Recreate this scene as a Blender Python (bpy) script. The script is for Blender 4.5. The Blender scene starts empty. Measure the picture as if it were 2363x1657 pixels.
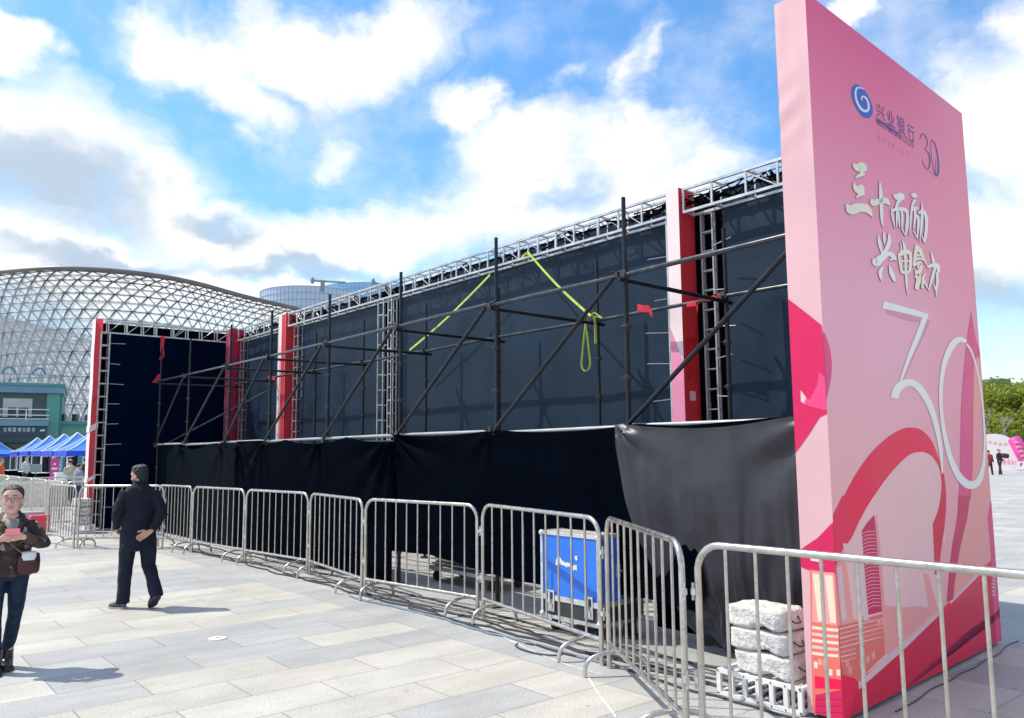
import bpy, bmesh, math, random
from mathutils import Vector, Matrix, noise, geometry
R_ = math.radians
random.seed(7)
SC = bpy.context.scene
COL = SC.collection

# ---------------------------------------------------------------- camera
FPX, CX, CY, CH = 1850.0, 1181.5, 828.5, 1.8
PITCH, ROLL = R_(6.6), R_(0.45)
cp, sp, cr, sr = math.cos(PITCH), math.sin(PITCH), math.cos(ROLL), math.sin(ROLL)
V_F = Vector((0, cp, sp))
V_R = Vector((1, 0, 0)) * cr - Vector((0, -sp, cp)) * sr
V_U = Vector((1, 0, 0)) * sr + Vector((0, -sp, cp)) * cr
cam_d = bpy.data.cameras.new('camera')
cam = bpy.data.objects.new('camera', cam_d)
COL.objects.link(cam)
cam_d.sensor_width = 36.0
cam_d.lens = 36.0 * FPX / 2363.0
cam_d.clip_end = 6000
cam_d.clip_start = 0.05
cam.matrix_world = Matrix(((V_R.x, V_U.x, -V_F.x, 0), (V_R.y, V_U.y, -V_F.y, 0), (V_R.z, V_U.z, -V_F.z, CH), (0, 0, 0, 1)))
SC.camera = cam

# ---------------------------------------------------------------- light
SUN_AZ, SUN_EL = -79.0, 55.0
SUN_STRENGTH, SKY_STRENGTH, EXPOSURE = 4.2, 0.14, 0.25
SC.view_settings.view_transform = 'Standard'
SC.view_settings.look = 'None'
SC.view_settings.exposure = EXPOSURE
SC.view_settings.gamma = 1.0
sd_ = bpy.data.lights.new('sun', 'SUN')
sd_.energy = SUN_STRENGTH
sd_.angle = R_(0.6)
sd_.color = (1.0, 0.925, 0.80)
sun = bpy.data.objects.new('sun', sd_)
COL.objects.link(sun)
sdir = Vector((math.sin(R_(SUN_AZ)) * math.cos(R_(SUN_EL)), math.cos(R_(SUN_AZ)) * math.cos(R_(SUN_EL)), math.sin(R_(SUN_EL))))
sun.rotation_euler = sdir.to_track_quat('Z', 'Y').to_euler()
sun.location = (-30, 0, 60)


def ray(px, py):
    return (V_F + V_R * ((px - CX) / FPX) - V_U * ((py - CY) / FPX))


def G(px, py, z=0.0):
    d = ray(px, py)
    t = (z - CH) / d.z
    return Vector((0, 0, CH)) + d * t


def PL(px, py, A, n):
    d = ray(px, py)
    o = Vector((0, 0, CH))
    t = (Vector(A) - o).dot(n) / d.dot(n)
    return o + d * t


def azel(px, py):
    d = ray(px, py).normalized()
    return math.atan2(d.x, d.y), math.asin(d.z)


def at_depth(px, py, Y):
    d = ray(px, py)
    return Vector((0, 0, CH)) + d * (Y / d.y)


# ---------------------------------------------------------------- node helpers
def NN(nt, typ, **kw):
    n = nt.nodes.new(typ)
    for k, v in kw.items():
        if k.startswith('i_'):
            n.inputs[k[2:].replace('_', ' ')].default_value = v
        else:
            setattr(n, k, v)
    return n


def MATH(nt, op, a, b=None, c=None, clamp=False):
    n = nt.nodes.new('ShaderNodeMath')
    n.operation = op
    n.use_clamp = clamp
    for i, v in enumerate((a, b, c)):
        if v is None:
            continue
        if hasattr(v, 'links') or hasattr(v, 'is_linked'):
            nt.links.new(v, n.inputs[i])
        else:
            n.inputs[i].default_value = v
    return n.outputs[0]


def MIX(nt, fac, a, b, blend='MIX'):
    n = nt.nodes.new('ShaderNodeMix')
    n.data_type = 'RGBA'
    n.blend_type = blend
    for s, v in ((n.inputs[0], fac), (n.inputs[6], a), (n.inputs[7], b)):
        if hasattr(v, 'is_linked'):
            nt.links.new(v, s)
        elif isinstance(v, (int, float)):
            s.default_value = v
        else:
            s.default_value = (v[0], v[1], v[2], 1)
    return n.outputs[2]


def RANGE(nt, v, a, b, c=0.0, d=1.0, smooth=True):
    n = nt.nodes.new('ShaderNodeMapRange')
    n.interpolation_type = 'SMOOTHSTEP' if smooth else 'LINEAR'
    nt.links.new(v, n.inputs[0])
    for i, x in enumerate((a, b, c, d)):
        n.inputs[i + 1].default_value = x
    return n.outputs[0]


def S(r, g, b):
    f = lambda c: (c / 255 / 12.92) if c / 255 <= 0.04045 else ((c / 255 + 0.055) / 1.055) ** 2.4
    return (f(r), f(g), f(b))


# ---------------------------------------------------------------- sky
world = bpy.data.worlds.new('World')
SC.world = world
world.use_nodes = True
nt = world.node_tree
nt.nodes.clear()
out = NN(nt, 'ShaderNodeOutputWorld')
bg = NN(nt, 'ShaderNodeBackground')
bg.inputs[1].default_value = SKY_STRENGTH
nt.links.new(bg.outputs[0], out.inputs[0])
sky = NN(nt, 'ShaderNodeTexSky', sky_type='NISHITA')
sky.sun_disc = False
sky.sun_elevation = R_(SUN_EL)
sky.sun_rotation = R_(SUN_AZ)
sky.altitude = 0
sky.air_density = 1.1
sky.dust_density = 0.6
sky.ozone_density = 2.0
tc = NN(nt, 'ShaderNodeTexCoord')
sep = NN(nt, 'ShaderNodeSeparateXYZ')
nt.links.new(tc.outputs['Generated'], sep.inputs[0])
az = MATH(nt, 'ARCTAN2', sep.outputs[0], sep.outputs[1])
el = MATH(nt, 'ARCSINE', sep.outputs[2])
comb = NN(nt, 'ShaderNodeCombineXYZ')
nt.links.new(az, comb.inputs[0])
nt.links.new(el, comb.inputs[1])
# billowing distortion of the cloud coordinates
nz = NN(nt, 'ShaderNodeTexNoise')
nz.inputs['Scale'].default_value = 7.0
nz.inputs['Detail'].default_value = 8.0
nz.inputs['Roughness'].default_value = 0.56
mp = NN(nt, 'ShaderNodeMapping')
mp.inputs['Scale'].default_value = (1.0, 1.35, 1.0)
nt.links.new(comb.outputs[0], mp.inputs[0])
nt.links.new(mp.outputs[0], nz.inputs['Vector'])
vs = NN(nt, 'ShaderNodeVectorMath', operation='SUBTRACT')
nt.links.new(nz.outputs['Color'], vs.inputs[0])
vs.inputs[1].default_value = (0.5, 0.5, 0.5)
vsc = NN(nt, 'ShaderNodeVectorMath', operation='SCALE')
nt.links.new(vs.outputs[0], vsc.inputs[0])
vsc.inputs['Scale'].default_value = 0.16
va = NN(nt, 'ShaderNodeVectorMath', operation='ADD')
nt.links.new(comb.outputs[0], va.inputs[0])
nt.links.new(vsc.outputs[0], va.inputs[1])
WARP = va.outputs[0]


def blob(px, py, rx, ry, rot=0, w=1.0, src=None):
    """one soft cloud mass, given by its place in the sky and its angular size"""
    a, e = azel(px, py)
    m = NN(nt, 'ShaderNodeMapping', vector_type='TEXTURE')
    m.inputs['Location'].default_value = (a, e, 0)
    m.inputs['Rotation'].default_value = (0, 0, R_(rot))
    m.inputs['Scale'].default_value = (rx / FPX, ry / FPX, 1000)
    nt.links.new(src or WARP, m.inputs[0])
    l = NN(nt, 'ShaderNodeVectorMath', operation='LENGTH')
    nt.links.new(m.outputs[0], l.inputs[0])
    return MATH(nt, 'MULTIPLY', MATH(nt, 'SUBTRACT', 1.0, l.outputs['Value']), w)


def union(lst, k=0.25):
    acc = lst[0]
    for b in lst[1:]:
        acc = MATH(nt, 'SMOOTH_MAX', acc, b, k)
    return acc


clouds = [blob(*b) for b in [
    (420, 130, 250, 110, -6), (700, 130, 330, 150, 4), (900, 90, 240, 120, 10), (560, 215, 210, 90, -20),
    (20, 60, 110, 60, -20), (60, 330, 430, 230, -24), (380, 480, 300, 150, -18), (150, 560, 520, 120, 0),
    (640, 560, 330, 120, 0), (860, 545, 330, 95, 0), (1090, 270, 105, 80, -30), (1180, 390, 330, 140, 14),
    (1450, 330, 290, 130, 16), (1120, 520, 500, 120, 6), (1500, 430, 300, 110, 8), (790, 355, 95, 75, 20, .7),
    (1450, 150, 150, 62, 62, .62), (1330, 140, 100, 45, 30, .42), (1500, 110, 100, 40, 60, .5),
    (2330, 270, 190, 240, -12), (2290, 560, 190, 210, 0), (1990, 10, 210, 50, 10), (2400, 80, 130, 130, 0), (1750, 720, 900, 150, 0), (300, 640, 900, 110, 0),
    (3100, 250, 500, 260, 8), (4000, 400, 700, 200, 0), (-900, 300, 600, 240, 8), (-2200, 200, 700, 260, 0), (5600, 200, 900, 320, 0)]]
CF = union(clouds, 0.2)
nz2 = NN(nt, 'ShaderNodeTexNoise')
nz2.inputs['Scale'].default_value = 13.0
nz2.inputs['Detail'].default_value = 9.0
nz2.inputs['Roughness'].default_value = 0.6
nt.links.new(WARP, nz2.inputs['Vector'])
fb = MATH(nt, 'MULTIPLY', MATH(nt, 'SUBTRACT', nz2.outputs[0], 0.5), 0.92)
dens = RANGE(nt, MATH(nt, 'ADD', CF, fb), -0.02, 0.80)
# haze near the horizon
low = RANGE(nt, el, 0.30, -0.02)
dens = MATH(nt, 'MAXIMUM', dens, MATH(nt, 'MULTIPLY', low, 0.50))
wisp = MATH(nt, 'MULTIPLY', RANGE(nt, nz.outputs[0], 0.40, 0.80), 0.48)
dens = MATH(nt, 'MAXIMUM', dens, wisp, clamp=True)
# unseen thin cloud added overhead and behind the viewer to neutralise the blue fill
over = RANGE(nt, el, 0.62, 0.95, 0, 0.40)
behind = MATH(nt, 'MULTIPLY', RANGE(nt, MATH(nt, 'ABSOLUTE', az), 0.95, 1.6, 0, 0.46), RANGE(nt, nz.outputs[0], 0.30, 0.62, 0.6, 1.0))
dens = MATH(nt, 'MAXIMUM', dens, MATH(nt, 'MAXIMUM', over, behind), clamp=True)
# greyer, thicker hearts of the clouds
shade = union([blob(*b) for b in [(120, 385, 330, 95, -24), (30, 380, 260, 130, -10), (500, 500, 130, 40, -10), (700, 610, 260, 36, 0), (250, 590, 300, 40, 0), (1280, 560, 220, 60, 8, .5), (1330, 430, 170, 40, 10, .5), (700, 230, 150, 40, 0, .5), (2300, 690, 200, 80, 0)]], 0.3)
shd = RANGE(nt, MATH(nt, 'ADD', shade, MATH(nt, 'MULTIPLY', fb, 0.6)), -0.05, 0.75)
ccol = MIX(nt, MATH(nt, 'MULTIPLY', shd, 0.95), (7.1, 7.05, 6.95), (3.15, 3.95, 4.85))
hsv = NN(nt, 'ShaderNodeHueSaturation')
hsv.inputs['Saturation'].default_value = 1.16
hsv.inputs['Value'].default_value = 1.45
skyt = MIX(nt, 1.0, sky.outputs[0], (0.78, 0.90, 0.97), 'MULTIPLY')
nt.links.new(skyt, hsv.inputs['Color'])
final = MIX(nt, dens, hsv.outputs[0], ccol)
nt.links.new(final, bg.inputs[0])


# ---------------------------------------------------------------- materials
def mat(name, col, rough=0.6, metal=0.0, var=0.12, vscale=4.0, bump=0.0, bscale=40.0, spec=0.5, trans=0.0, sheen=0.0, dirt=None):
    m = bpy.data.materials.new(name)
    m.use_nodes = True
    t = m.node_tree
    b = t.nodes['Principled BSDF']
    b.inputs['Roughness'].default_value = rough
    b.inputs['Metallic'].default_value = metal
    b.inputs['Specular IOR Level'].default_value = spec
    if sheen:
        b.inputs['Sheen Weight'].default_value = sheen
    co = t.nodes.new('ShaderNodeTexCoord')
    if var > 0 or dirt:
        n = NN(t, 'ShaderNodeTexNoise')
        n.inputs['Scale'].default_value = vscale
        n.inputs['Detail'].default_value = 6
        n.inputs['Roughness'].default_value = 0.62
        t.links.new(co.outputs['Object'], n.inputs['Vector'])
        c = MIX(t, RANGE(t, n.outputs[0], 0.3, 0.7), [x * (1 - var) for x in col], [min(1, x * (1 + var)) for x in col])
        if dirt:
            n2 = NN(t, 'ShaderNodeTexNoise')
            n2.inputs['Scale'].default_value = vscale * 3.1
            n2.inputs['Detail'].default_value = 8
            n2.inputs['Roughness'].default_value = 0.7
            t.links.new(co.outputs['Object'], n2.inputs['Vector'])
            c = MIX(t, RANGE(t, n2.outputs[0], 0.52, 0.74, 0, dirt[1]), c, dirt[0])
        t.links.new(c, b.inputs['Base Color'])
        t.links.new(RANGE(t, n.outputs[0], 0.25, 0.75, max(0.03, rough - 0.08), min(1, rough + 0.08)), b.inputs['Roughness'])
    else:
        b.inputs['Base Color'].default_value = (*col, 1)
    if bump:
        n = NN(t, 'ShaderNodeTexNoise')
        n.inputs['Scale'].default_value = bscale
        n.inputs['Detail'].default_value = 5
        t.links.new(co.outputs['Object'], n.inputs['Vector'])
        bp = NN(t, 'ShaderNodeBump')
        bp.inputs['Strength'].default_value = bump
        bp.inputs['Distance'].default_value = 0.02
        t.links.new(n.outputs[0], bp.inputs['Height'])
        t.links.new(bp.outputs[0], b.inputs['Normal'])
    if trans:
        tr = NN(t, 'ShaderNodeBsdfTranslucent')
        tr.inputs[0].default_value = (*col, 1)
        mx = NN(t, 'ShaderNodeMixShader')
        mx.inputs[0].default_value = trans
        o = t.nodes['Material Output']
        t.links.new(b.outputs[0], mx.inputs[1])
        t.links.new(tr.outputs[0], mx.inputs[2])
        t.links.new(mx.outputs[0], o.inputs[0])
    return m


M = {}
M['steel'] = mat('barrier_steel', (0.54, 0.51, 0.47), 0.30, 0.92, 0.14, 9, dirt=((0.24, 0.20, 0.16), 0.6))
M['pipe'] = mat('scaffold_pipe', (0.010, 0.014, 0.020), 0.36, 0.0, 0.3, 6, spec=0.3, dirt=((0.05, 0.035, 0.03), 0.35))
M['pipe_rail'] = mat('galvanised_ledger', (0.045, 0.052, 0.062), 0.25, 0.35, 0.3, 6, spec=0.4, dirt=((0.09, 0.06, 0.045), 0.5))
M['clamp'] = mat('coupler_iron', (0.05, 0.052, 0.056), 0.55, 0.4, 0.3, 20)
M['alu'] = mat('aluminium_truss', (0.54, 0.54, 0.54), 0.42, 0.6, 0.2, 6, dirt=((0.20, 0.195, 0.19), 0.6))
M['rod'] = mat('thin_rod', (0.34, 0.35, 0.36), 0.45, 0.3, 0.1, 6)
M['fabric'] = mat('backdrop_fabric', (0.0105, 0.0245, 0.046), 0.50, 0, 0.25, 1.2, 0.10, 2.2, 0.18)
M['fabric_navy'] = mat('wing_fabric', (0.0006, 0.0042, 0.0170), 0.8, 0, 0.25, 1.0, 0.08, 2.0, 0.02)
M['cloth_black'] = mat('black_cloth', (0.0006, 0.0018, 0.0048), 0.72, 0, 0.35, 2.0, 0.15, 6, 0.01)
M['cloth_teal'] = mat('dark_teal_cloth', (0.0008, 0.0034, 0.0068), 0.7, 0, 0.3, 2.0, 0.12, 6, 0.03)
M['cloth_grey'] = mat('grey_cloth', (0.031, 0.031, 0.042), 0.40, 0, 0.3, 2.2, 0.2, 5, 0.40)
M['cloth_dark'] = mat('dark_lining', (0.0015, 0.0022, 0.004), 0.8, 0, 0.3, 3, spec=0.03)
M['strap'] = mat('yellow_webbing', (0.55, 0.72, 0.12), 0.6, 0, 0.15, 12, trans=0.2)
M['ribbon'] = mat('red_ribbon', (0.72, 0.03, 0.05), 0.6, 0, 0.2, 8, trans=0.3)
M['red'] = mat('red_print', (0.82, 0.075, 0.095), 0.5, 0, 0.1, 1.5, 0.08, 3, spec=0.25, trans=0.4)
M['red_dark'] = mat('crimson_print', (0.50, 0.012, 0.06), 0.5, 0, 0.1, 1.5, trans=0.25)
M['red_mott'] = mat('rose_print', (0.50, 0.10, 0.17), 0.5, 0, 0.35, 5, trans=0.2)
M['pale'] = mat('pale_pink_print', (0.80, 0.66, 0.66), 0.5, 0, 0.06, 1.5, 0.1, 3)
M['pink_mid'] = mat('pink_print', (0.75, 0.25, 0.40), 0.5, 0, 0.08, 1.5)
M['tape'] = mat('clear_tape', (0.80, 0.66, 0.62), 0.35, 0, 0.1, 10)
M['white'] = mat('white_paint', (0.74, 0.74, 0.73), 0.45, 0, 0.06, 5, dirt=((0.42, 0.40, 0.37), 0.4))
M['black'] = mat('black_rubber', (0.016, 0.016, 0.017), 0.6, 0, 0.3, 12)
M['case_blue'] = mat('blue_laminate', (0.022, 0.17, 0.72), 0.38, 0, 0.06, 3, dirt=((0.05, 0.2, 0.55), 0.4))
M['case_alu'] = mat('case_aluminium', (0.70, 0.70, 0.70), 0.35, 0.6, 0.12, 12, dirt=((0.3, 0.3, 0.3), 0.5))
M['case_dark'] = mat('case_dark_base', (0.035, 0.042, 0.045), 0.5, 0, 0.25, 8)
M['concrete'] = mat('rough_concrete', (0.60, 0.58, 0.56), 0.9, 0, 0.2, 14, 0.9, 34, 0.2, dirt=((0.32, 0.30, 0.28), 0.55))
M['rope'] = mat('dark_rope', (0.05, 0.04, 0.035), 0.8, 0, 0.2, 20)
M['cable'] = mat('black_cable', (0.022, 0.022, 0.024), 0.5, 0, 0.2, 20)
M['cable_blue'] = mat('blue_grey_cable', (0.16, 0.21, 0.26), 0.5, 0, 0.2, 20)
M['chalk'] = mat('chalk_line', (0.80, 0.79, 0.76), 0.9, 0, 0.1, 15)


# ---------------------------------------------------------------- mesh builder
class MB:
    def __init__(self):
        self.v, self.f, self.mi = [], [], []
        self.cur = 0

    def add(self, vs, fs):
        o = len(self.v)
        self.v += [tuple(x) for x in vs]
        for f in fs:
            self.f.append([i + o for i in f])
            self.mi.append(self.cur)

    def box(self, c, sx, sy, sz, rz=0.0, bev=0.0):
        c = Vector(c)
        m = Matrix.Rotation(rz, 3, 'Z')
        if bev > 0:
            b = min(bev, sx * .45, sy * .45, sz * .45)
            x, y, z = sx / 2, sy / 2, sz / 2
            vs = []
            for sgz in (-1, 1):
                for sgy in (-1, 1):
                    for sgx in (-1, 1):
                        vs += [(sgx * (x - b), sgy * (y - b), sgz * z), (sgx * (x - b), sgy * y, sgz * (z - b)), (sgx * x, sgy * (y - b), sgz * (z - b))]
            bm = bmesh.new()
            for p in vs:
                bm.verts.new(p)
            r = bmesh.ops.convex_hull(bm, input=bm.verts)
            bm.verts.index_update()
            self.add([c + m @ v.co for v in bm.verts], [[v.index for v in f.verts] for f in bm.faces])
            bm.free()
            return
        vs = [c + m @ Vector((x * sx / 2, y * sy / 2, z * sz / 2)) for z in (-1, 1) for y in (-1, 1) for x in (-1, 1)]
        self.add(vs, [(0, 2, 3, 1), (4, 5, 7, 6), (0, 1, 5, 4), (2, 6, 7, 3), (0, 4, 6, 2), (1, 3, 7, 5)])

    def obox(self, c, X, Y, Z, sx, sy, sz):
        c = Vector(c)
        vs = [c + X * (x * sx / 2) + Y * (y * sy / 2) + Z * (z * sz / 2) for z in (-1, 1) for y in (-1, 1) for x in (-1, 1)]
        self.add(vs, [(0, 2, 3, 1), (4, 5, 7, 6), (0, 1, 5, 4), (2, 6, 7, 3), (0, 4, 6, 2), (1, 3, 7, 5)])

    def tube(self, pts, r, n=8, cap=True, flat=1.0):
        pts = [Vector(p) for p in pts]
        rs = r if isinstance(r, (list, tuple)) else [r] * len(pts)
        base = len(self.v)
        prev = None
        vs, fs = [], []
        for i, p in enumerate(pts):
            if i == 0:
                t = pts[1] - pts[0]
            elif i == len(pts) - 1:
                t = pts[-1] - pts[-2]
            else:
                t = (pts[i + 1] - p).normalized() + (p - pts[i - 1]).normalized()
            t.normalize()
            if prev is None:
                a = t.cross(Vector((0, 0, 1)))
                if a.length < 1e-3:
                    a = t.cross(Vector((1, 0, 0)))
                a.normalize()
            else:
                a = prev - t * prev.dot(t)
                a.normalize()
            prev = a
            b = t.cross(a)
            for k in range(n):
                th = 2 * math.pi * k / n
                vs.append(p + a * (math.cos(th) * rs[i]) + b * (math.sin(th) * rs[i] * flat))
        for i in range(len(pts) - 1):
            for k in range(n):
                fs.append((i * n + k, i * n + (k + 1) % n, (i + 1) * n + (k + 1) % n, (i + 1) * n + k))
        if cap:
            fs.append(tuple(range(n))[::-1])
            fs.append(tuple((len(pts) - 1) * n + k for k in range(n)))
        self.add(vs, fs)

    def quad(self, a, b, c, d):
        self.add([a, b, c, d], [(0, 1, 2, 3)])

    def grid(self, fn, nu, nv):
        vs = [fn(i / nu, j / nv) for j in range(nv + 1) for i in range(nu + 1)]
        w = nu + 1
        self.add(vs, [(j * w + i, j * w + i + 1, (j + 1) * w + i + 1, (j + 1) * w + i) for j in range(nv) for i in range(nu)])

    def rings(self, rings, cap=True):
        n = len(rings[0])
        vs = [p for r in rings for p in r]
        fs = []
        for i in range(len(rings) - 1):
            for k in range(n):
                fs.append((i * n + k, i * n + (k + 1) % n, (i + 1) * n + (k + 1) % n, (i + 1) * n + k))
        if cap:
            fs.append(tuple(range(n))[::-1])
            fs.append(tuple((len(rings) - 1) * n + k for k in range(n)))
        self.add(vs, fs)

    def ball(self, c, rx, ry, rz, n=10, m=7):
        c = Vector(c)
        rg = []
        for j in range(1, m):
            ph = math.pi * j / m
            rg.append([c + Vector((rx * math.sin(ph) * math.cos(2 * math.pi * k / n), ry * math.sin(ph) * math.sin(2 * math.pi * k / n), -rz * math.cos(ph))) for k in range(n)])
        self.rings(rg)

    def build(self, name, mats, parent=None, smooth=False, origin=None):
        me = bpy.data.meshes.new(name)
        o = Vector(origin) if origin is not None else (WORLD_LOC.get(parent.name, Vector()) if parent else Vector())
        me.from_pydata([tuple(Vector(p) - o) for p in self.v], [], self.f)
        if not isinstance(mats, (list, tuple)):
            mats = [mats]
        for m in mats:
            me.materials.append(m)
        if len(mats) > 1:
            me.polygons.foreach_set('material_index', self.mi)
        if smooth:
            me.polygons.foreach_set('use_smooth', [True] * len(me.polygons))
            try:
                me.set_sharp_from_angle(angle=R_(50))
            except Exception:
                pass
        me.update()
        ob = bpy.data.objects.new(name, me)
        COL.objects.link(ob)
        if parent:
            ob.parent = parent
            WORLD_LOC[ob.name] = o
        else:
            ob.location = o
            WORLD_LOC[ob.name] = o
        return ob


WORLD_LOC = {}


def tag(o, label=None, cat=None, group=None, kind=None):
    if label:
        o['label'] = label
    if cat:
        o['category'] = cat
    if group:
        o['group'] = group
    if kind:
        o['kind'] = kind
    return o


def thing(name, loc, label, cat, group=None, rz=0.0):
    o = bpy.data.objects.new(name, None)
    o.empty_display_size = 0.2
    COL.objects.link(o)
    o.location = loc
    o.rotation_euler = (0, 0, rz)
    WORLD_LOC[o.name] = Vector(loc)
    return tag(o, label, cat, group)


def copy_tree(o, parent=None):
    c = o.copy()
    COL.objects.link(c)
    if parent:
        c.parent = parent
    for ch in list(o.children):
        copy_tree(ch, c)
    return c


def text_mesh(s, size=1.0):
    """triangulated outline of a string in the built-in font: returns verts (x, y) and faces"""
    cu = bpy.data.curves.new('lettering', 'FONT')
    cu.body = s
    cu.size = size
    cu.resolution_u = 3
    ob = bpy.data.objects.new('lettering', cu)
    COL.objects.link(ob)
    bpy.context.view_layer.update()
    dg = bpy.context.evaluated_depsgraph_get()
    me = bpy.data.meshes.new_from_object(ob.evaluated_get(dg))
    vs = [(v.co.x, v.co.y) for v in me.vertices]
    fs = [list(p.vertices) for p in me.polygons]
    bpy.data.objects.remove(ob)
    bpy.data.meshes.remove(me)
    return vs, fs


def put_text(mb, s, P0, U, Vv, width, height, squash=True):
    vs, fs = text_mesh(s)
    x0 = min(v[0] for v in vs); x1 = max(v[0] for v in vs)
    y0 = min(v[1] for v in vs); y1 = max(v[1] for v in vs)
    mb.add([P0 + U * ((x - x0) / (x1 - x0) * width) + Vv * ((y - y0) / (y1 - y0) * height) for x, y in vs], fs)


# ---------------------------------------------------------------- stage frame of reference
W0 = Vector((3.16, 9.06, 0))
SV = Vector((-0.644, 0.765, 0)).normalized()      # along the wall, towards the far left end
NV = Vector((-SV.y, SV.x, 0))                     # out of the wall towards the plaza
ZV = Vector((0, 0, 1))
WH = 5.12                                         # wall height
STAGE_RZ = math.atan2(SV.y, SV.x)


def W(s, d, z=0.0):
    return W0 + SV * s + NV * d + ZV * z


# ---------------------------------------------------------------- ground
def make_ground():
    m = bpy.data.materials.new('stone_paving')
    m.use_nodes = True
    t = m.node_tree
    b = t.nodes['Principled BSDF']
    co = NN(t, 'ShaderNodeTexCoord')
    mp = NN(t, 'ShaderNodeMapping')
    t.links.new(co.outputs['Object'], mp.inputs[0])
    mp.vector_type = 'POINT'
    # object coordinates are already laid out along the stage: x = along the wall, y = out of the wall
    sp_ = NN(t, 'ShaderNodeSeparateXYZ')
    t.links.new(mp.outputs[0], sp_.inputs[0])
    s_, d_ = sp_.outputs[0], sp_.outputs[1]

    def brick(x, y, w, h, xo, yo, mort):
        row = MATH(t, 'FLOOR', MATH(t, 'DIVIDE', MATH(t, 'SUBTRACT', y, yo), h))
        sh = MATH(t, 'MULTIPLY', MATH(t, 'FLOORED_MODULO', row, 2.0), 0.5)
        fx = MATH(t, 'ADD', MATH(t, 'DIVIDE', MATH(t, 'SUBTRACT', x, xo), w), sh)
        cx_ = MATH(t, 'FLOOR', fx)
        ux = MATH(t, 'MULTIPLY', MATH(t, 'FRACT', fx), w)
        uy = MATH(t, 'MULTIPLY', MATH(t, 'FRACT', MATH(t, 'DIVIDE', MATH(t, 'SUBTRACT', y, yo), h)), h)
        ex = MATH(t, 'MINIMUM', ux, MATH(t, 'SUBTRACT', w, ux))
        ey = MATH(t, 'MINIMUM', uy, MATH(t, 'SUBTRACT', h, uy))
        e = MATH(t, 'MINIMUM', ex, ey)
        c = NN(t, 'ShaderNodeCombineXYZ')
        t.links.new(cx_, c.inputs[0])
        t.links.new(row, c.inputs[1])
        wn = NN(t, 'ShaderNodeTexWhiteNoise', noise_dimensions='3D')
        t.links.new(c.outputs[0], wn.inputs[0])
        return row, e, wn.outputs['Value'], wn.outputs['Color']

    rowA, eA, rA, cA = brick(d_, s_, 1.10, 0.515, 3.53, 0.125, .006)
    rowB, eB, rB, cB = brick(s_, d_, 1.10, 0.72, 0.15, 3.53, .006)
    isB = MATH(t, 'LESS_THAN', d_, 3.53)
    # bands of cream and grey rows
    ph = MATH(t, 'FLOORED_MODULO', MATH(t, 'SUBTRACT', rowA, 3.0), 9.0)
    band = MATH(t, 'LESS_THAN', ph, 3.5)                      # 1 = grey rows
    edge = MATH(t, 'ADD', MATH(t, 'MULTIPLY', band, 0.92), MATH(t, 'MULTIPLY', MATH(t, 'SUBTRACT', 1.0, band), 0.10))
    greyA = MATH(t, 'LESS_THAN', rA, edge)
    greyB = MATH(t, 'LESS_THAN', rB, 0.86)
    grey = MATH(t, 'ADD', MATH(t, 'MULTIPLY', greyA, MATH(t, 'SUBTRACT', 1.0, isB)), MATH(t, 'MULTIPLY', greyB, isB))
    rnd = MATH(t, 'ADD', MATH(t, 'MULTIPLY', rA, MATH(t, 'SUBTRACT', 1.0, isB)), MATH(t, 'MULTIPLY', rB, isB))
    e = MATH(t, 'ADD', MATH(t, 'MULTIPLY', eA, MATH(t, 'SUBTRACT', 1.0, isB)), MATH(t, 'MULTIPLY', eB, isB))
    cr_ = MIX(t, MATH(t, 'FRACT', MATH(t, 'MULTIPLY', rnd, 7.3)), (0.495, 0.472, 0.415), (0.545, 0.525, 0.475))
    gr_ = MIX(t, MATH(t, 'FRACT', MATH(t, 'MULTIPLY', rnd, 9.7)), (0.395, 0.40, 0.39), (0.455, 0.458, 0.442))
    col = MIX(t, grey, cr_, gr_)
    # speckle, clouding and stains
    n1 = NN(t, 'ShaderNodeTexNoise')
    n1.inputs['Scale'].default_value = 60
    n1.inputs['Detail'].default_value = 4
    t.links.new(co.outputs['Object'], n1.inputs[0])
    sp1 = RANGE(t, n1.outputs[0], 0.3, 0.72, 0.84, 1.10)
    n2 = NN(t, 'ShaderNodeTexNoise')
    n2.inputs['Scale'].default_value = 1.7
    n2.inputs['Detail'].default_value = 7
    n2.inputs['Roughness'].default_value = 0.65
    mp2 = NN(t, 'ShaderNodeMapping')
    mp2.inputs['Scale'].default_value = (1.5, 0.55, 1)
    t.links.new(co.outputs['Object'], mp2.inputs[0])
    t.links.new(mp2.outputs[0], n2.inputs[0])
    sp2 = RANGE(t, n2.outputs[0], 0.3, 0.75, 0.84, 1.07)
    k = NN(t, 'ShaderNodeCombineXYZ')
    f = MATH(t, 'MULTIPLY', sp1, sp2)
    for i in range(3):
        t.links.new(f, k.inputs[i])
    col = MIX(t, 1.0, col, k.outputs[0], 'MULTIPLY')
    # broken joints
    jw = MATH(t, 'MULTIPLY', RANGE(t, n2.outputs[0], 0.35, 0.65, 0.5, 1.2), 0.0062)
    jm = MATH(t, 'LESS_THAN', e, jw)
    jv = MATH(t, 'MULTIPLY', jm, RANGE(t, n2.outputs[0], 0.30, 0.66, 0.95, 0.45))
    col = MIX(t, jv, col, (0.13, 0.125, 0.115))
    # dark spots
    n3 = NN(t, 'ShaderNodeTexNoise')
    n3.inputs['Scale'].default_value = 3.3
    n3.inputs['Detail'].default_value = 3
    t.links.new(co.outputs['Object'], n3.inputs[0])
    col = MIX(t, RANGE(t, n3.outputs[0], 0.70, 0.78, 0, 0.35), col, (0.25, 0.235, 0.22))
    # broad grime, drip marks and worn patches
    n4 = NN(t, 'ShaderNodeTexNoise')
    n4.inputs['Scale'].default_value = 0.55
    n4.inputs['Detail'].default_value = 9
    n4.inputs['Roughness'].default_value = 0.72
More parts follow.
